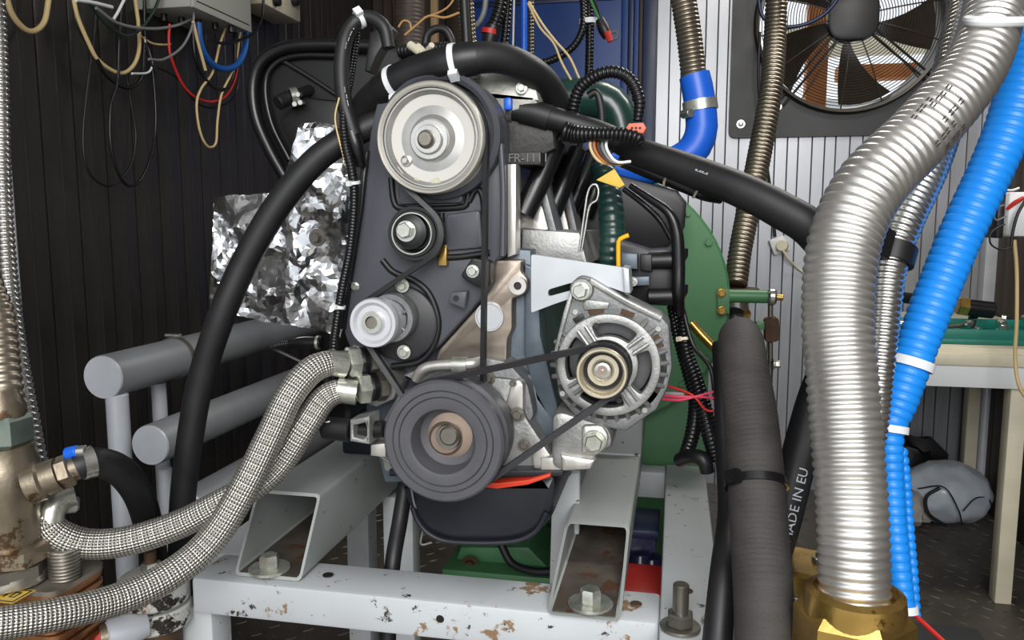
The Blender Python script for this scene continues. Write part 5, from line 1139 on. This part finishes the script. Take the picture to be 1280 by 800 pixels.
# ---------------------------------------------------------------- bench at the right
bz = P(1200, 434, 2.42).z
tb = T('work_bench', 'ivory painted wooden work bench by the back wall', 'bench', (.8, 2.6, 0))
bx0 = P(1108, 440, 2.42).x
mk('bench_top', box(bx0, XR - .02, 2.42, 3.36, bz - .03, bz, .003), M_ivory, tb)
mk('edge_strip', box(bx0, XR - .03, 2.408, 2.42, bz - .05, bz - .016, .002), M_ivory, tb)
mk('apron', box(bx0, XR - .03, 2.42, 2.44, P(1200, 484, 2.42).z, bz - .03, .002), M_white, tb)
for x, y in ((P(1266, 600, 2.44).x, 2.44), (P(1214, 560, 3.28).x, 3.28), (bx0 + .03, 2.44), (bx0 + .03, 3.28)): mk('bench_leg', box(x - .022, x + .022, y, y + .05, 0, bz - .03, .003), M_ivory, tb)
tag(mk('white_pipe', cyl((P(1228, 560, 3.3).x, 3.3, 0), (P(1228, 560, 3.3).x, 3.3, bz - .032), .018, 16), M_silver_p), 'pale pipe standing under the work bench next to its rear leg', 'pipe')
tx0, tx1 = P(1104, 420, 2.5).x, XR - .03
ty = T('tool_tray', 'green plastic tool tray full of sockets on the work bench', 'tool tray', (.85, 2.58, bz))
mk('tray_base', box(tx0, tx1, 2.47, 2.75, bz + .0005, bz + .018, .006), M_tray, ty)
for a in ((tx0, tx1, 2.47, 2.482), (tx0, tx1, 2.738, 2.75), (tx0, tx0 + .012, 2.482, 2.738), (tx1 - .012, tx1, 2.482, 2.738)): mk('tray_rim', box(a[0], a[1], a[2], a[3], bz + .015, bz + .045, .004), M_tray, ty)
rn = random.Random(4)
for i in range(26):
    x, y = rn.uniform(tx0 + .04, tx1 - .05), rn.uniform(2.5, 2.72); a = rn.uniform(0, 3.14); z = bz + .03 + .012 * (i % 3)
    d = Vector((math.cos(a), math.sin(a), .1)) * rn.uniform(.012, .04)
    if i % 2: tool = ('socket', mk('socket', cyl(Vector((x, y, z)) - d * .5, Vector((x, y, z)) + d * .5, rn.uniform(.008, .014), 14), M_steel))
    else: tool = ('wrench', mk('tool_bit', cyl(Vector((x, y, z)) - d, Vector((x, y, z)) + d, .0055, 10), (M_steel, M_steel_d, M_cover_d)[i % 3]))
    tag(tool[1], ('steel socket', 'bright steel tool bit', 'dull steel tool bit', 'black tool bit')[0 if i % 2 else 1 + i % 3] + ' lying in the green tool tray', 'tool', 'tools in the green tray')
cpq = P(1200, 386, 2.7)
ch = T('hose_end', 'black hose end with a brass coupling on the tool tray', 'hose', P(1215, 394, 2.7))
mk('hose_piece', cyl(P(1208, 384, 2.68), P(1242, 388, 2.68), .026, 20), M_black_g, ch)
mk('brass_coupling', hexnut(P(1196, 382, 2.68), P(1242, 388, 2.68) - P(1208, 384, 2.68), .03, .034), M_brass, ch)
hose('bench_hose', [(1112, 368, 2.6, 7), (1130, 372, 2.62, 7), (1150, 374, 2.65, 7), (1170, 378, 2.66, 7)], M_black, 'black hose piece lying behind the blue hose above the tool tray', 'hose', n=12)
# white control box at the right edge
q = P(1262, 240, 2.3); q1 = P(1262, 296, 2.3)
wbx = T('control_box', 'white plastic control box with leads at the right wall', 'control box', (q.x + .1, 2.4, q1.z))
mk('box_body', box(q.x, XR - .014, 2.30, 2.42, q1.z, q.z, .008), M_white, wbx)
mk('box_side', box(q.x - .018, q.x, 2.32, 2.42, q1.z - .004, q.z + .004, .004), M_black_p, wbx)
tag(mk('red_pliers', tube([P(1258, 262, 2.29), P(1268, 254, 2.285), P(1280, 247, 2.285)], [.004, .006, .005], 8), M_red), 'red handled probe lying across the white control box', 'probe')
hose('cream_cable', [(1268, 300, 2.28, 2.4), (1271, 340, 2.28, 2.4), (1271, 400, 2.27, 2.4), (1269, 450, 2.27, 2.4), (1275, 485, 2.26, 2.4), (1290, 505, 2.26, 2.4)], M_cream, 'cream cable hanging from the white control box', 'cable', n=8)
for i, pts in enumerate(([(1258, 270, 2.28, 1), (1245, 275, 2.28, 1), (1243, 262, 2.28, 1), (1256, 256, 2.28, 1)], [(1256, 280, 2.28, 1.2), (1240, 290, 2.28, 1.2), (1238, 304, 2.28, 1.2), (1250, 312, 2.28, 1.2), (1264, 310, 2.28, 1.2)], [(1274, 235, 2.28, 1.6), (1264, 238, 2.28, 1.6), (1248, 236, 2.28, 1.6)])):
    hose('thin_lead', pts, (M_grey_w, M_black_p, M_white)[i], ('thin grey lead looping by the white control box', 'thin black lead curling under the control box', 'thin white lead above the control box')[i], 'wire', 'leads by the control box', n=6)
hose('black_strap_lead', [(1282, 250, 2.27, 2), (1272, 268, 2.27, 2), (1266, 290, 2.27, 2), (1264, 308, 2.27, 2)], M_black_p, 'black lead curving across the white control box', 'cable', n=8)
tag(mk('corner_post', box(P(1236, 300, 3.3).x, P(1254, 300, 3.3).x, 3.32, 3.38, bz + .005, 2.45, .003), M_silver_p), 'pale grey corner post above the bench at the back wall', 'post')
# socket on the back wall with its cords
q = P(975, 306, 3.36)
ws = T('wall_socket', 'small white socket tilted on the silver back wall', 'socket', (q.x, 3.38, q.z - .05))
mk('socket_body', prism(rounded([(q.x - .045, q.z + .018), (q.x + .012, q.z + .04), (q.x + .042, q.z - .02), (q.x - .02, q.z - .045)], .01), 3.35, 3.386, .006), M_white, ws)
mk('plug', cyl(P(979, 308, 3.352), P(977, 307, 3.32), .022, 20), M_ivory, ws)
hose('ivory_cable', [(978, 312, 3.32, 1.6), (986, 324, 3.33, 1.6), (996, 334, 3.36, 1.6), (1012, 346, 3.37, 1.6)], M_ivory, 'ivory cable running from the tilted wall socket', 'cable', n=8)
hose('black_cable', [(950, 40, 3.29, 1.8), (948, 100, 3.29, 1.8), (953, 170, 3.33, 1.8), (962, 230, 3.36, 1.8), (969, 296, 3.36, 1.8)], M_black_p, 'black cable hanging down from the fan to the wall socket', 'cable', n=8)
hose('blue_cable', [(948, -14, 3.2, 2.4), (952, 18, 3.2, 2.4), (970, 32, 3.2, 2.4), (1000, 32, 3.2, 2.4), (1030, 18, 3.2, 2.4), (1050, -8, 3.2, 2.4)], M_blue_d, 'dark blue cable hanging in a loop before the fan', 'cable', n=10)
# bag on the floor
bc = PZ(1193, 664, 0); bc = Vector((bc.x, bc.y + .12, 0)); V = []; nu, nv = 40, 22
for j in range(nv + 1):
    t = math.pi * j / nv
    for i in range(nu):
        a = 2 * math.pi * i / nu
        d = Vector((math.sin(t) * math.cos(a), math.sin(t) * math.sin(a), math.cos(t)))
        r = 1 + .10 * noise.noise(d * 2.2 + Vector((4, 1, 2))) + .07 * (abs(noise.noise(d * 5 + Vector((1, 7, 3)))) - .2)
        V.append(Vector((bc.x + d.x * .155 * r, bc.y + d.y * .12 * r, max(.001, .105 + d.z * .115 * r))))
Fc = [(j * nu + i, j * nu + (i + 1) % nu, (j + 1) * nu + (i + 1) % nu, (j + 1) * nu + i) for j in range(nv) for i in range(nu)]
bgp = tag(mk('plastic_bag', G().add(V, Fc), M_bag), 'stuffed grey plastic bag on the floor under the bench', 'bag')
hose3('bag_string', [bc + Vector((-.06, -.128, .16)), bc + Vector((-.1, -.122, .12)), bc + Vector((-.09, -.126, .06)), bc + Vector((-.03, -.128, .02))], .006, M_black_p, parent=bgp)
hose3('bag_string', [bc + Vector((-.12, -.09, .14)), bc + Vector((-.05, -.135, .165)), bc + Vector((.0, -.14, .09)), bc + Vector((.02, -.13, .03))], .0025, M_black_p, parent=bgp)
hose3('bag_string', [bc + Vector((.02, -.13, .08)), bc + Vector((.06, -.12, .125)), bc + Vector((.11, -.09, .12)), bc + Vector((.14, -.06, .08))], .0025, M_black_p, parent=bgp)
rg = PZ(1136, 656, 0); V = []
for j in range(13):
    t = math.pi * j / 12
    for i in range(20):
        a = 2 * math.pi * i / 20; d = Vector((math.sin(t) * math.cos(a), math.sin(t) * math.sin(a), math.cos(t))); r = 1 + .35 * noise.noise(d * 2.6 + Vector((2, 9, 4)))
        V.append(Vector((rg.x + d.x * .09 * r, rg.y + .05 + d.y * .09 * r, max(.001, .05 + d.z * .07 * r))))
tag(mk('white_rag', G().add(V, [(j * 20 + i, j * 20 + (i + 1) % 20, (j + 1) * 20 + (i + 1) % 20, (j + 1) * 20 + i) for j in range(12) for i in range(20)]), mat('dirty_white_cloth', (150, 146, 140), .8, 0, .25, 20)), 'crumpled dirty white rag beside the grey plastic bag', 'rag')
rg = Vector((bc.x - .1, bc.y + .2, 0)); V = []
for j in range(13):
    t = math.pi * j / 12
    for i in range(20):
        a = 2 * math.pi * i / 20; d = Vector((math.sin(t) * math.cos(a), math.sin(t) * math.sin(a), math.cos(t))); r = 1 + .4 * noise.noise(d * 2.2 + Vector((5, 3, 8)))
        V.append(Vector((rg.x + d.x * .16 * r, rg.y + d.y * .08 * r, max(.001, .11 + d.z * .15 * r))))
tag(mk('black_sack', G().add(V, [(j * 20 + i, j * 20 + (i + 1) % 20, (j + 1) * 20 + (i + 1) % 20, (j + 1) * 20 + i) for j in range(12) for i in range(20)]), M_black_p), 'black sack heaped behind the grey plastic bag', 'sack')
q = PZ(1165, 792, .0); tag(mk('rubber_mat', box(q.x - .2, q.x + .12, q.y - .5, q.y + .03, .0025, .012, .003), M_mat), 'dark grey rubber mat on the tread plate floor', 'mat')
# plug lying on the pipe rack, thin wire on the frame
pgp = T('sensor_lead', 'black threaded sensor plug lying between the grey pipes', 'sensor', P(375, 430, 1.12))
mk('plug_body', tube([P(362, 430, 1.12), P(380, 428, 1.12), P(402, 428, 1.12)], [.007, .009, .009], 16), M_black_g, pgp)
mk('plug_thread', tube([P(344, 432, 1.12), P(355, 430, 1.12), P(366, 429, 1.12)], [.0052] * 3, 12, corr=(.0035, .0014, .8)), M_black_p, pgp)
mk('plug_ring', lathe([(.009, -.002), (.0105, -.002), (.0105, .002), (.009, .002), (.009, -.002)], P(398, 428, 1.12), (1, 0, 0), 18), M_zinc, pgp)
mk('plug_cable', tube([P(346, 432, 1.12), P(338, 436, 1.12), P(350, 440, 1.13), P(376, 452, 1.14), P(392, 458, 1.14)], [.003] * 5, 8), M_black_p, pgp)
hose('thin_grey_wire', [(468, 566, 1.0, 1.4), (490, 580, .99, 1.4), (510, 598, .98, 1.4), (518, 630, 1.0, 1.4), (528, 660, 1.02, 1.4), (526, 680, 1.03, 1.4), (540, 678, 1.03, 1.4)], M_grey_w, 'thin grey wire hanging below the crank pulley', 'wire', n=6)
hose('drain_pipe', [(508, 600, 1.12, 10), (500, 650, 1.1, 10), (490, 712, 1.06, 10), (485, 800, 1.04, 10)], M_black, 'black hose dropping behind the front beam beside the oil pan', 'hose', n=14)
